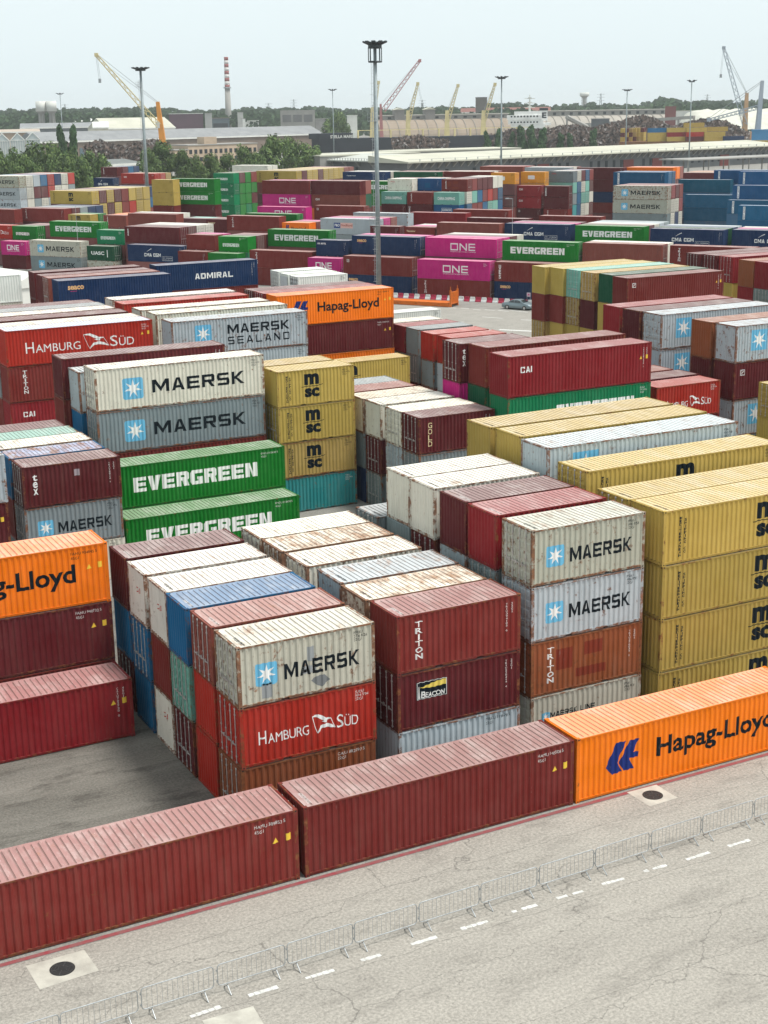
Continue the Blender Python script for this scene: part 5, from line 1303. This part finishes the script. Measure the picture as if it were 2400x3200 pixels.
# vaulted stores with clerestory
def vault(lab, u0, u1, vb, vr, vc, d, d1, bays, mv=VAULT):
    p, L, rz = frame_at(u0, u1, d, d1); dm = (d+d1)/2; z1 = hgt((u0+u1)/2, vr, dm+26); z2 = hgt((u0+u1)/2, vc, dm+26); t = thing('vaulted_store', lab, 'warehouse', tuple(p), rz)
    b = MB(); pr_ = [(-.01, 26*(1-math.cos(R(a)))*1.0, 1+(z1-1)*math.sin(R(a))) for a in range(0, 91, 10)]; b.sweep([(-.01, 0, 0)]+pr_+[(-.01, 50, z1), (-.01, 50, 0)], (L, 0, 0)); b.obj('vault', mv, t)
    b = MB(); b.box(-1, 25, z1-.5, L+1, 36, z2); b.obj('clerestory', pm('clerestory_wall', (.24, .235, .22)), t); b = MB(); b.box(-1.5, 24, z2, L+1.5, 37, z2+.8); b.obj('roof', pm('light_roof', (.46, .44, .40)), t)
    wb = MB(); wb.box(0, 24.85, z1+.9, L/bays*.34, 24.98, z2-1.1); me = wb.mesh('window', DKW)
    for k in range(bays): link('window', me, t, (L*(k+.3)/bays, 0, 0))
    rb = MB()
    for k in range(1, bays): rb.path([(L*k/bays, q[1]-.2, q[2]+.25) for q in pr_], .35, 4)
    rb.obj('vault_rib', pm('rib_concrete', (.27, .25, .22)), t); return t, L, z2
t, L, z2 = vault('long brown vaulted store with two roof towers behind the yellow cranes', 1190, 1610, 425, 372, 359, 1330, 1360, 14)
for k in (.14, .37): b = MB(); b.box(L*k, 22, z2-6, L*k+9, 33, z2+5); q = b.obj('roof_tower', pm('tower_grey', (.20, .19, .18)), t); b = MB(); b.sweep([(L*k-1, 21, z2+5), (L*k+4.5, 21, z2+7), (L*k+10, 21, z2+5)], (0, 13, 0)); b.obj('tower_roof', QROOF, t)
vault('grey vaulted store with long clerestory behind the big scrap heap', 1690, 2112, 425, 360, 345, 1400, 1440, 16, pm('grey_vault', (.33, .30, .26), sc=.06))
# white membrane dome at right, red end tower
p, L, rz = frame_at(2165, 2460, 1300, 1330); t = thing('membrane_store', 'broad white domed membrane roof at the right horizon', 'storage hall', tuple(p), rz); H = hgt(2330, 333, 1340); b = MB(); n = 16; k0 = len(b.v)
for i in range(n+1):
    for j_ in range(9):
        a = j_/8; z = H*max(0, math.sin(math.pi*min(1, .12+a*.5)))*min(1, .25+1.6*math.sin(math.pi*min(.5, i/n*.9+.02)))*(1-.03*math.sin(i*2.3)); b.v.append((L*i/n, 50*a, max(0, z-2)))
for i in range(n):
    for j_ in range(8): q = k0+i*9+j_; b.f.append((q, q+9, q+10, q+1)); b.m.append(0)
b.obj('roof', pm('beige_membrane', (.52, .51, .44)), t, True)
t, L, H = block('conveyor_house', 'red clad conveyor house at the end of the grey vaulted store', 'building', 2078, 2112, 334, 1380, 14, REDB, None, REDB)
block('conveyor_house', 'low white shed between the grey vaulted store and the dome', 'building', 2112, 2170, 347, 1500, 14, WHITE_, None, QROOF)
b = MB(); P0, P1 = at(1800, 1260, 26), at(2170, 1180, 20); P0.z, P1.z = hgt(1800, 392, 1260), hgt(2170, 366, 1180); b.tube(P0, P1, 1.6, 4)
for k in range(9): q = P0.lerp(P1, k/8); b.tube((q.x, q.y, 0), q, .7, 4)
tag(b.obj('conveyor_bridge', CONCR), 'grey raised conveyor bridge across the large scrap heap', 'conveyor')
b = MB(); P0, P1 = at(1772, 1150), at(1835, 1170); P0.z, P1.z = hgt(1772, 366, 1150), hgt(1835, 398, 1170); b.tube(P0, P1, 1.9, 6); b.tube((P1.x, P1.y, 0), P1, 1.2, 5); b.tube((P0.x, P0.y, 0), P0, .8, 5)
tag(b.obj('loading_chute', CONCR), 'sloping grey loading chute left of the conveyor house', 'conveyor')
block('conveyor_drive_house', 'dark boxy drive house standing on the scrap heap', 'building', 1848, 1905, 372, 1120, 10, pm('drive_house', (.12, .13, .14)), None, CONCR)
# long quay shed with bracketed eaves
def quay(lab, a, b_, za, back, wallback, m, nb, doors=()):
    A, B_ = ray(*a, za), ray(*b_, za); v = (B_-A); L = v.length; rz = math.atan2(v.y, v.x); t = thing('quay_shed', lab, 'warehouse', (A.x, A.y, 0), rz); b = MB()
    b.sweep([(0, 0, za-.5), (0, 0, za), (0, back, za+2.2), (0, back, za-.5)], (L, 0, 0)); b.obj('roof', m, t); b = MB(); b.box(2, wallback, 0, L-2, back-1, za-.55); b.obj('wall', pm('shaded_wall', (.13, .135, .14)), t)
    bb = MB(); bb.sweep([(0, .3, za-.55), (0, wallback, za-2.8), (0, wallback, za-.55)], (.7, 0, 0)); me = bb.mesh('bracket', CONCR)
    for k in range(nb): link('bracket', me, t, (L*(k+.5)/nb, 0, 0))
    wb = MB(); wb.box(0, wallback-.15, 2.2, 1.6, wallback-.02, 5.2); me = wb.mesh('window', DKW)
    for k in range(int(nb*.8)):
        if k % 7 < 5: link('window', me, t, (L*(k+.4)/(nb*.8), 0, 0))
    for x in doors: b = MB(); b.box(L*x, wallback-.25, 0, L*x+7, wallback-.03, 5.2); b.obj('door', REDB, t)
    rb = MB()
    for k in range(1, 40): rb.box(L*k/40-.1, .1, za+.04, L*k/40+.1, .4, za+.9)
    rb.tube((0, .25, za+.9), (L, .25, za+.9), .06, 4); rb.obj('railing', GALV, t)
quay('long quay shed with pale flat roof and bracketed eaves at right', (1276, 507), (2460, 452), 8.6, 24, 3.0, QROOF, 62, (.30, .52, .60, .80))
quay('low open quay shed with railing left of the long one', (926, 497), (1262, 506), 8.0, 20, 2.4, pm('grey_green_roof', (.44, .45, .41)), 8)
block('flat_store', 'flat concrete store with pale roof behind the low quay shed', 'building', 996, 1310, 484, 640, 30, CONCR, 668, QROOF)
block('flat_store', 'concrete store right of the black hull with ribbed wall', 'building', 1250, 1628, 470, 700, 26, CONCR, 735, QROOF)
t = thing('canopy', 'thin flat canopy above the blue containers at the right', 'canopy', tuple(ray(2150, 500, 10.5)), R(5)); A = ray(2150, 500, 10.5); B_ = ray(2440, 497, 10.5); t.location.z = 0
b = MB(); b.box(0, 0, 10.2, 60, 14, 10.6); b.obj('roof', CONCR, t); pb_ = MB(); pb_.tube((0, 0, 0), (0, 0, 10.2), .25, 6); me = pb_.mesh('post', CONCR)
for k in range(7): link('post', me, t, (1+k*9.6, 1, 0)); link('post', me, t, (1+k*9.6, 13, 0))

# ------------------------------------------------------------------ cranes
CRY, CRO, CRR, CRT, CRB = pm('cream_yellow_paint', (.62, .52, .27)), pm('orange_crane_paint', (.60, .24, .03)), pm('faded_red_paint_jib', (.40, .17, .17)), pm('ochre_paint', (.42, .26, .14)), pm('blue_crane_paint', (.05, .22, .42))
CRW = pm('grey_crane_paint', (.33, .37, .42)); ROPE = simple('rope', (.30, .32, .33), .8)
def lattice(b, p, q, w0, w1, r, n, upv=Vector((0, 0, 1))):
    p, q = Vector(p), Vector(q); d = (q-p).normalized(); a = d.cross(upv).normalized(); c = a.cross(d).normalized(); C4 = []
    for (i, j_) in ((-1, -1), (1, -1), (1, 1), (-1, 1)):
        A = p+a*i*w0+c*j_*w0; B_ = q+a*i*w1+c*j_*w1; C4.append((A, B_)); b.tube(A, B_, r, 4)
    for k in range(n):
        for s in range(4):
            A0_, B0_ = C4[s]; A1_, B1_ = C4[(s+1) % 4]
            b.tube(A0_.lerp(B0_, k/n), A1_.lerp(B1_, (k+1)/n), r*.6, 3, caps=False)
def PT3(u, v, d): p = at(u, d); p.z = hgt(u, v, d); return p
def crane(lab, d, base, top, tip, heel, jm, tm, w=1.5, rr=.35, hook=None, tw=2.8, jt=1.4, cab=True):
    p = at(base, d); t = thing('harbour_crane', lab, 'crane', (p.x, p.y, 0), -YAW, 'cranes along the quays'); O = Vector((p.x, p.y, 0)); M = Matrix.Rotation(YAW, 3, 'Z'); loc = lambda u, v, dd=0: M @ (PT3(u, v, d+dd)-O)
    T_ = loc(*top); b = MB(); z = T_.z
    b.tube((0, 0, 3), (T_.x, T_.y, z), tw, 4, 0, tw*.5); b.obj('tower', tm, t); b = MB(); b.box(-tw*1.6, -tw*1.6, 0, tw*1.9, tw*1.6, 4.5); b.box(tw*.3, -tw, 4.5, tw*2.4, tw, 8.5); b.obj('base', tm, t)
    K, Hh = loc(*tip), loc(*heel); b = MB(); lattice(b, Hh, K, jt, jt*.5, rr, 12); b.box(K.x-1, K.y-1, K.z-1, K.x+1.2, K.y+1, K.z+1.2); b.obj('jib', jm, t)
    b = MB()
    for o_ in (-.5, .5): b.tube((T_.x, T_.y+o_, z), (K.x, K.y+o_, K.z+1), .10, 3); b.tube((T_.x, T_.y+o_, z-1), K.lerp(Hh, .12), .08, 3)
    if hook: G = loc(*hook); b.tube((K.x-.4, K.y, K.z), (G.x-.4, G.y, G.z), .10, 3); b.tube((K.x+.4, K.y, K.z), (G.x+.4, G.y, G.z), .10, 3); b.box(G.x-.8, G.y-.5, G.z-2.5, G.x+.8, G.y+.5, G.z)
    b.obj('rope', ROPE, t)
    if cab: b = MB(); b.box(-tw-1.2, -2, z*.55, -tw+1.4, 1.5, z*.55+4); b.obj('cab', WHITE_, t)
crane('orange harbour crane with long cream lattice jib at left', 960, 507, (495, 318), (313, 172), (494, 392), CRY, CRO, hook=(319, 246), tw=3.1, jt=1.5)
crane('grey and blue mobile crane with tall tower at the right edge', 1000, 2368, (2377, 252), (2215, 375), (2368, 335), CRW, CRW, tw=2.6, jt=1.3, cab=False)
crane('ochre crane with grey lattice jib reaching up left at right', 1150, 2328, (2331, 290), (2252, 150), (2330, 392), CRW, CRT, hook=(2247, 232), tw=3.0, jt=1.8)
crane('crane with faded red lattice jib behind the tall middle mast', 1150, 1192, (1190, 325), (1313, 190), (1198, 345), CRR, CRR, tw=2.2, jt=1.7, cab=False)
for k, (ub, vb, ut, vt) in enumerate(((1163, 335, 1176, 318), (1274, 345, 1306, 262), (1396, 345, 1431, 268), (1510, 345, 1546, 264))):
    crane(('cream yellow ship crane partly behind the tall middle mast', 'cream yellow ship crane, first to the right of the tall mast', 'cream yellow ship crane, second to the right of the tall mast', 'cream yellow ship crane, nearest to the white ship house')[k], 1100, ub, (ub+1, vb), (ut+(8 if k == 0 else 0), vt-(60 if k == 0 else 0)), (ub+3, 378), CRY, CRY, tw=3.3, jt=1.3, rr=.36, cab=False, hook=(ut+14, vt+60) if k == 1 else None)
block('crane_pedestal', 'blue machine house at the foot of the mobile crane', 'machine', 2352, 2420, 408, 985, 9, CRB, None, CRB)
# pylons on the horizon
for (u, vt, d, lab) in ((205, 325, 2600, 'pylon on the horizon right of the twin water tower'), (919, 310, 2500, 'pylon on the horizon above the grain store'), (1320, 312, 2500, 'pylon on the horizon between the yellow cranes'), (1876, 292, 2400, 'pylon on the horizon right of the slim water tower'), (2208, 295, 2600, 'pylon on the horizon behind the right hand masts'), (840, 322, 2400, 'short grey tower on the horizon left of the grain store')):
    p = at(u, d); H = hgt(u, vt, d); b = MB(); lattice(b, (0, 0, 0), (0, 0, H), 3.2, .6, .35, 9, Vector((0, 1, 0)))
    for z in (.78, .88, .97): b.tube((-6, 0, H*z), (6, 0, H*z), .3, 4)
    o = b.obj('pylon', GALV); o.location = p; o.rotation_euler = (0, 0, -YAW); tag(o, lab, 'pylon')

# ------------------------------------------------------------------ ships
BLKH = pm('black_hull_paint', (.02, .024, .032)); t = thing('cargo_ship', 'black hulled ship with white name lettering on the bow', 'ship', tuple(at(985, 1000)), frame_at(985, 1700, 1000, 1060)[2]); L = frame_at(985, 1700, 1000, 1060)[1]; Hh = hgt(985, 428, 1000)
b = MB(); pl = [(0, 10), (3, 3), (14, 0), (L, 0), (L, 22), (14, 22), (3, 17)]; b.prism(pl, .2, Hh-1.5); b.prism([(-2, 10), (3, 2), (14, -.3), (26, -.3), (26, 22.3), (14, 22.3), (3, 18)], Hh-1.5, Hh+2); b.obj('hull', BLKH, t)
v, f, a = glyphs('STELLA MARE', .02); b = MB(); s = MB(); s.v = [(10+p[0]*16, -.36, Hh-1.1+p[1]*2.0) for p in v]; s.f = list(f); s.m = [0]*len(f); s.obj('lettering', WHITE_, t)
b = MB()
for k in range(12): b.box(30+k*L*.07, 2, Hh-1.5, 31+k*L*.07, 3, Hh+3.5)
b.tube((30, 2.5, Hh+3.5), (30+11*L*.07, 2.5, Hh+3.5), .3, 4); b.obj('deck_frame', CRY, t)
t = thing('ship_superstructure', 'white ship deckhouse with mast and black topped funnel', 'ship', tuple(at(1588, 1150)), frame_at(1588, 1722, 1150)[2]); L = frame_at(1588, 1722, 1150)[1]; z = lambda v_: hgt(1650, v_, 1150)
b = MB(); b.box(2, 0, 0, L*.86, 22, z(388)); b.box(0, -.5, z(388), L*.82, 20, z(374)); b.box(-1, -1, z(374), L*.78, 18, z(360)); b.box(L*.14, 0, z(360), L*.74, 16, z(348)); b.box(L*.80, 2, z(392), L, 14, z(384)); SHW = pm('ship_white', (.80, .80, .78)); b.obj('deckhouse', SHW, t)
wb = MB(); wb.box(0, -1.2, 0, 1.3, -1.02, 1.1); me = wb.mesh('window', DKW)
for r_, vv in enumerate((384, 371.5, 366)):
    for k in range(9): link('window', me, t, (L*.06+k*L*.075, (0 if r_ else -.0)+(.0 if r_ == 2 else .55), z(vv)))
b = MB(); b.box(L*.74, 3, z(378), L*.92, 12, z(346)); fn = b.obj('funnel', SHW, t); b = MB(); b.box(L*.73, 2.8, z(346), L*.93, 12.2, z(338)); b.obj('funnel_top', BLKH, fn)
s = MB(); v, f, a = glyphs('E', .04); s.v = [(L*.79+p[0]*3.4, 2.7, z(370)+p[1]*(z(352)-z(370))) for p in v]; s.f = list(f); s.m = [0]*len(f); s.obj('emblem', BLKH, fn)
b = MB(); b.tube((L*.50, 6, z(356)), (L*.50, 6, z(296)), .9, 6, 0, .3)
for vv in (336, 322, 308): b.tube((L*.5-4, 6, z(vv)), (L*.5+4, 6, z(vv)), .3, 4); b.box(L*.5-1.5, 5, z(vv), L*.5+1.5, 7, z(vv-4))
b.obj('mast', WHITE_, t)

# ------------------------------------------------------------------ scrap heaps
SCR = simple('scrap_metal', (.055, .040, .034), .8, .2, .2, .35, .3, 0, (.115, .078, .062)); SCR2 = simple('scrap_light', (.24, .22, .21), .7, .3)
def heap(lab, prof, d, depth, seed, dens=1.0):
    """prof: (column, top row) of the heap's skyline in the photo, standing at distance d"""
    rr = random.Random(seed); u0, u1 = prof[0][0], prof[-1][0]; p, L, rz = frame_at(u0, u1, d); b = MB(); nx = max(6, int(L/3.5)); ny = 8
    def top(s):
        u = u0+(u1-u0)*s
        for (a, va), (c, vc) in zip(prof, prof[1:]):
            if a <= u <= c: return max(.5, hgt(u, va+(vc-va)*(u-a)/(c-a), d+depth*.4))
        return .5
    for i in range(nx+1):
        for j_ in range(ny+1):
            s, q = i/nx, j_/ny; sh = math.sin(math.pi*min(1, q*1.1))**.6 if 0 < q < 1 else 0; b.v.append((L*s+rr.uniform(-.8, .8), depth*q+rr.uniform(-1, 1), top(s)*sh*rr.uniform(.86, 1.0)))
    for i in range(nx):
        for j_ in range(ny): k = i*(ny+1)+j_; b.f.append((k, k+ny+1, k+ny+2, k+1)); b.m.append(0)
    for _ in range(int(nx*ny*9*dens)):
        s, q = rr.random(), rr.random()*.62; sh = math.sin(math.pi*min(1, q*1.1))**.6 if q > 0 else 0; c = Vector((L*s, depth*q-.3, top(s)*sh*.97)); w_, h_ = rr.uniform(.5, 2.2), rr.uniform(.3, 1.2)
        a = Vector((rr.gauss(0, 1), rr.gauss(0, 1), rr.gauss(0, 1))).normalized(); e = a.orthogonal().normalized(); g = a.cross(e)
        b.quad([c-a*w_-e*h_, c+a*w_-e*h_, c+a*w_*rr.uniform(.5, 1)+e*h_+g*rr.uniform(-.5, .5), c-a*w_+e*h_], 1 if rr.random() < .13 else 0)
    o = b.obj('scrap_heap', [SCR, SCR2]); o.location = p; o.rotation_euler = (0, 0, rz); tag(o, lab, 'scrap heap')
heap('low scrap metal heap before the long warehouse at left', [(255, 462), (275, 448), (310, 441), (345, 455), (375, 462), (400, 452), (440, 441), (490, 440), (505, 455)], 900, 26, 1)
heap('scrap metal heap in the hold below the yellow cranes', [(1225, 440), (1260, 430), (1310, 425), (1345, 436), (1400, 440)], 990, 20, 2)
heap('brown scrap heap between the yellow cranes and the ship house', [(1465, 436), (1500, 428), (1560, 420), (1600, 405), (1650, 408), (1720, 402)], 1040, 24, 3)
heap('largest scrap metal mountain right of the white ship house', [(1690, 415), (1740, 398), (1790, 392), (1850, 402), (1905, 388), (1950, 378), (1985, 365), (2015, 361), (2050, 372), (2100, 396), (2130, 405)], 1030, 40, 4, 1.3)
heap('dark scrap heap behind the yellow stacked containers', [(2110, 395), (2150, 382), (2210, 371), (2270, 380), (2310, 400), (2345, 418)], 1080, 30, 5)

# ------------------------------------------------------------------ containers of the far terminal
def mini(u, v, d, cs, z0, end, lab):
    p = at(u, d); o = link('freight_container', memo(('far', '4', '8'), lambda: m_far(LNS['4'], HTS['8'], False)), None, (p.x, p.y, z0), (*PAL[cs], RUST.get(cs, .2)*.6)); o.rotation_euler = (0, 0, -YAW+R(4) if not end else R(-YAW*57.3+72)); tag(o, lab, 'container', 'containers of the far terminal')
LV = ['bottom', 'second', 'third', 'top']
cells = [(2028, 3, 'y'), (2028, 4, 'y'), (2028, 5, 'b'), (2088, 3, 'y'), (2088, 4, 'c'), (2088, 5, 'y'), (2148, 3, 'm'), (2148, 4, 'R'), (2148, 5, 'y'), (2206, 3, 'y'), (2206, 4, 'y'), (2214, 5, 'y'), (2266, 3, 'n'), (2140, 6, 'y'), (2350, 2, 'y'), (2410, 2, 'y')]
for k, (u, q, c) in enumerate(cells):
    mini(u, 0, 905+(14 if u in (2214, 2140) else 0), c, q*2.591, False, '%s container, %s visible tier, column %s of the far terminal behind the quay shed' % (CNAME[c], {2: 'only', 3: 'lowest', 4: 'second', 5: 'third', 6: 'top'}[q], {2028: 'one', 2088: 'two', 2148: 'three', 2206: 'four', 2214: 'four', 2266: 'five', 2140: 'three', 2350: 'six', 2410: 'seven'}[u]))
for k in range(6):
    for q in range(3): mini(1953+k*12, 0, 915+k*2, 'ymymty'[(k+q) % 6], (q+3)*2.591, True, '%s container end on, %s visible tier, %s from left in the far terminal' % (CNAME['ymymty'[(k+q) % 6]], ('lowest', 'middle', 'top')[q], ['leftmost', 'second', 'third', 'fourth', 'fifth', 'sixth'][k]))
b = MB(); A = at(2022, 906); Bq = at(2330, 906); v_ = Bq-A; b.box(0, 0, 0, v_.length, 15, 7.77, rot=0)
for (u, z) in ((2350, 5.18),): w_ = at(2350, 906)-A; b.box(w_.length, 0, 0, w_.length+26, 2.4, 5.17)
b.box(-16, 2, 0, -.3, 16, 7.76)
o = b.obj('stacked_containers', pm('mixed_container_paint', (.30, .17, .06), sc=.08, c2=(.10, .03, .03))); o.location = A; o.rotation_euler = (0, 0, math.atan2(v_.y, v_.x)); kind(o, 'stuff'); o['label'] = 'lower tiers of the far terminal containers hidden by the quay shed'; o['category'] = 'containers'

# ------------------------------------------------------------------ trees
def leafmat(name, c0, c1):
    m, n, b = mat(name); g = N(n, 'NewGeometry'); c = ramp(n, g.outputs['Random Per Island'], [(.1, c0), (.9, c1)])
    f = ramp(n, noise(n, coords(n, (1, 1, 1)), .35, 3), [(.35, (.62, .62, .62)), (.7, (1.25, 1.25, 1.25))]); L_(n, mixc(n, 1.0, c, f, 'MULTIPLY'), b.inputs['Base Color']); b.inputs['Roughness'].default_value = .7; b.inputs['Specular IOR Level'].default_value = .15; return m
LEAF = leafmat('leaves', (.038, .075, .022), (.125, .180, .055)); LEAFP = leafmat('poplar_leaves', (.022, .060, .022), (.060, .110, .040)); BARK = simple('bark', (.09, .07, .05), .9)
def crown_mesh(seed, poplar=False, n=3400):
    rr = random.Random(seed); b = MB(); lobes = []
    if poplar: lobes = [(rr.uniform(-.12, .12), rr.uniform(-.12, .12), .12+.80*k/9, (.24-.15*abs(k/9-.35))*1.0) for k in range(10)]
    else:
        for k in range(15): a = rr.random()*6.28; q = rr.random()**.6*.40; z = rr.uniform(.34, .84); lobes.append((q*math.cos(a), q*math.sin(a), z-q*.35, rr.uniform(.15, .25)))
    for _ in range(n):
        x, y, z, r_ = rr.choice(lobes); d = Vector((rr.gauss(0, 1), rr.gauss(0, 1), rr.gauss(0, 1)*.85)).normalized()*r_*rr.uniform(.66, 1.04); c = Vector((x, y, z))+d; s = rr.uniform(.020, .044)*(1.7 if poplar else 1)
        nrm = (d.normalized()+Vector((rr.uniform(-.6, .6), rr.uniform(-.6, .6), rr.uniform(-.2, .7)))).normalized(); e = nrm.orthogonal().normalized(); g = nrm.cross(e); e, g = e*math.cos(rr.random()*3)+g*.3, g
        b.quad([c-e*s-g*s*.5, c+e*s*.3-g*s, c+e*s+g*s*.5, c-e*s*.2+g*s])
    return b.mesh('crown', LEAFP if poplar else LEAF)
def trunk_mesh(poplar=False):
    b = MB(); b.tube((0, 0, 0), (.0, 0, .45), .028, 8, 0, .018)
    for k in range(6): a = k*1.05; b.tube((0, 0, .22+k*.03), (.22*math.cos(a)*(.3 if poplar else 1), .22*math.sin(a)*(.3 if poplar else 1), .5+.05*k), .012, 5, 0, .005)
    b.tube((0, 0, .45), (.02, .01, .8), .018, 6, 0, .005); return b.mesh('trunk', BARK)
CROWNS = [crown_mesh(s) for s in (3, 8, 15, 21)]; POPS = [crown_mesh(s, True, 1500) for s in (5, 6)]; TR, TRP = trunk_mesh(), trunk_mesh(True)
def tree(lab, u, vt, wpx, d, pop=False, k=0, grp='trees of the port'):
    p = at(u, d); H = hgt(u, vt, d); wd = wpx*d/FPX; t = thing('poplar_tree' if pop else 'broadleaf_tree', lab, 'tree', tuple(p), k*1.3, grp); s = wd/(.62 if pop else 1.05)
    for nm, me in (('crown', (POPS if pop else CROWNS)[k % (2 if pop else 4)]), ('trunk', TRP if pop else TR)): o = link(nm, me, t); o.scale = (s, s, H)
TL = [(-10, 462, 75, 560, 'dark leafy tree at the left edge, first of the left grove'), (40, 452, 95, 575, 'wide leafy tree, second from the left edge'), (95, 440, 110, 590, 'tall wide tree, third from the left edge'), (150, 448, 100, 570, 'leafy tree below the left poplar'), (205, 462, 90, 560, 'leafy tree below the right poplar'), (262, 462, 100, 575, 'round leafy tree left of the grey shed'),
      (308, 480, 85, 565, 'smaller round tree touching the grey shed'), (60, 488, 90, 520, 'low bushy tree in front at the left edge'), (235, 500, 90, 520, 'low bushy tree before the round tree'), (130, 492, 90, 520, 'low bushy tree between the left stacks'), (452, 462, 75, 600, 'leafy tree just right of the left mast'), (500, 444, 105, 610, 'large round tree below the orange crane'), (560, 465, 95, 590, 'leafy tree right of the large round one'),
      (600, 478, 70, 575, 'olive green tree before the beige office'), (655, 478, 90, 580, 'pale green tree under the office windows'), (705, 482, 70, 585, 'small tree at the office corner'), (760, 450, 95, 600, 'leafy tree right of the office'), (800, 470, 80, 585, 'lighter tree low before the big dark one'), (850, 418, 115, 620, 'tallest tree of the middle grove'), (900, 432, 95, 640, 'tree right of the tallest one'), (948, 440, 95, 650, 'rightmost tree of the middle grove'), (820, 505, 80, 560, 'low bush like tree behind the green containers'),
      (1055, 345, 85, 1150, 'round dark tree left of the tall middle mast')]
for k, (u, vt, w_, d, lab) in enumerate(TL): tree(lab, u, vt-5, w_, d, k=k)
for k, (u, vt, w_) in enumerate(((187, 396, 34), (224, 396, 34))): tree('tall dark poplar, %s of the pair above the left grove' % ('left one', 'right one')[k], u, vt, w_, 700, True, k)
for k, (u, vt, w_) in enumerate(((1522, 412, 26), (1560, 405, 32), (1600, 415, 26), (1628, 396, 36), (1662, 395, 34), (1697, 402, 34), (1753, 418, 26), (1782, 418, 24), (1856, 405, 28))):
    tree('quayside poplar, %s in the row before the scrap heaps' % (['leftmost']+[ORD[q]+' from left' for q in range(2, 9)]+['rightmost'])[k], u, vt, w_, 860, True, k)
# far woods on the horizon
def woods():
    rr = random.Random(9); b = MB(); sky_ = [(-80, 346), (60, 344), (200, 341), (330, 340), (400, 336), (470, 338), (600, 346), (700, 344), (800, 337), (900, 340), (1000, 336), (1100, 344), (1180, 338), (1260, 343), (1340, 334), (1400, 334), (1480, 336), (1560, 320), (1640, 324), (1700, 332), (1800, 327), (1850, 324), (1930, 330), (2030, 321), (2050, 306), (2100, 304), (2125, 316), (2200, 314), (2300, 318), (2480, 312)]
    def top(u):
        for (a, va), (c, vc) in zip(sky_, sky_[1:]):
            if a <= u <= c: return va+(vc-va)*(u-a)/(c-a)
        return 340
    for layer, (d, dv, n) in enumerate(((2250, 0, 15000), (1850, 9, 12000), (1600, 19, 9000))):
        bump = {}
        for _ in range(n):
            u = rr.uniform(-80, 2480); kk = int(u/13)
            if kk not in bump: bump[kk] = rr.uniform(-3.5, 5.5)
            c_ = (u/13-kk)*2-1; vt = top(u)+dv+bump[kk]+c_*c_*3; dd = d+rr.uniform(-70, 70)
            H = max(4, hgt(u, vt, dd)); z = H*(1-rr.random()**1.6*.85); p = at(u, dd); p.z = z; s = rr.uniform(1.2, 3.2); e = Vector((rt.x, rt.y, rr.uniform(-.5, .5)))*s; g = Vector((rr.uniform(-.6, .6), rr.uniform(-.6, .6), 1)).normalized()*s*.8
            b.quad([p-e-g*.5, p+e*.4-g, p+e+g*.4, p-e*.3+g])
    o = b.obj('far_woods', leafmat('far_leaves', (.022, .050, .020), (.050, .090, .035))); kind(o, 'stuff'); o['label'] = 'band of far green woods along the horizon'; o['category'] = 'woods'
woods()
def scrub():
    rr = random.Random(19); b = MB()
    for _ in range(9000):
        d = rr.uniform(480, 660); u = rr.choice((rr.uniform(-60, 340), rr.uniform(430, 1000))); p = at(u, d); p.z = rr.uniform(0, 3.2); s = rr.uniform(.35, .8); e = Vector((rr.gauss(0, 1), rr.gauss(0, 1), rr.gauss(0, .5))).normalized()*s; g = Vector((rr.uniform(-.6, .6), rr.uniform(-.6, .6), 1)).normalized()*s
        b.quad([p-e-g*.5, p+e*.4-g, p+e+g*.4, p-e*.3+g])
    o = b.obj('undergrowth', LEAF); kind(o, 'stuff'); o['label'] = 'low green undergrowth below the trees behind the yard'; o['category'] = 'undergrowth'
scrub()
sheet('harbour_basin', [tuple(at(u, d))[:2] for u, d in ((-300, 3000), (2900, 3000), (3400, 6000), (-900, 6000))], .05, simple('lagoon_water', (.20, .24, .25), .12, 0, .05, .02))

# ------------------------------------------------------------------ the hazy air
hz = MB(); hz.box(-4500, -620, -1, 6000, 6500, 92); o = hz.obj('haze', None)
m = bpy.data.materials.new('haze_air'); m.use_nodes = True; n = m.node_tree; n.nodes.clear(); out_ = n.nodes.new('ShaderNodeOutputMaterial'); vol = n.nodes.new('ShaderNodeVolumePrincipled')
vol.inputs['Color'].default_value = (.95, .985, 1, 1); vol.inputs['Density'].default_value = .00010; vol.inputs['Anisotropy'].default_value = .1; n.links.new(vol.outputs[0], out_.inputs['Volume']); o.data.materials.clear(); o.data.materials.append(m); kind(o, 'stuff')
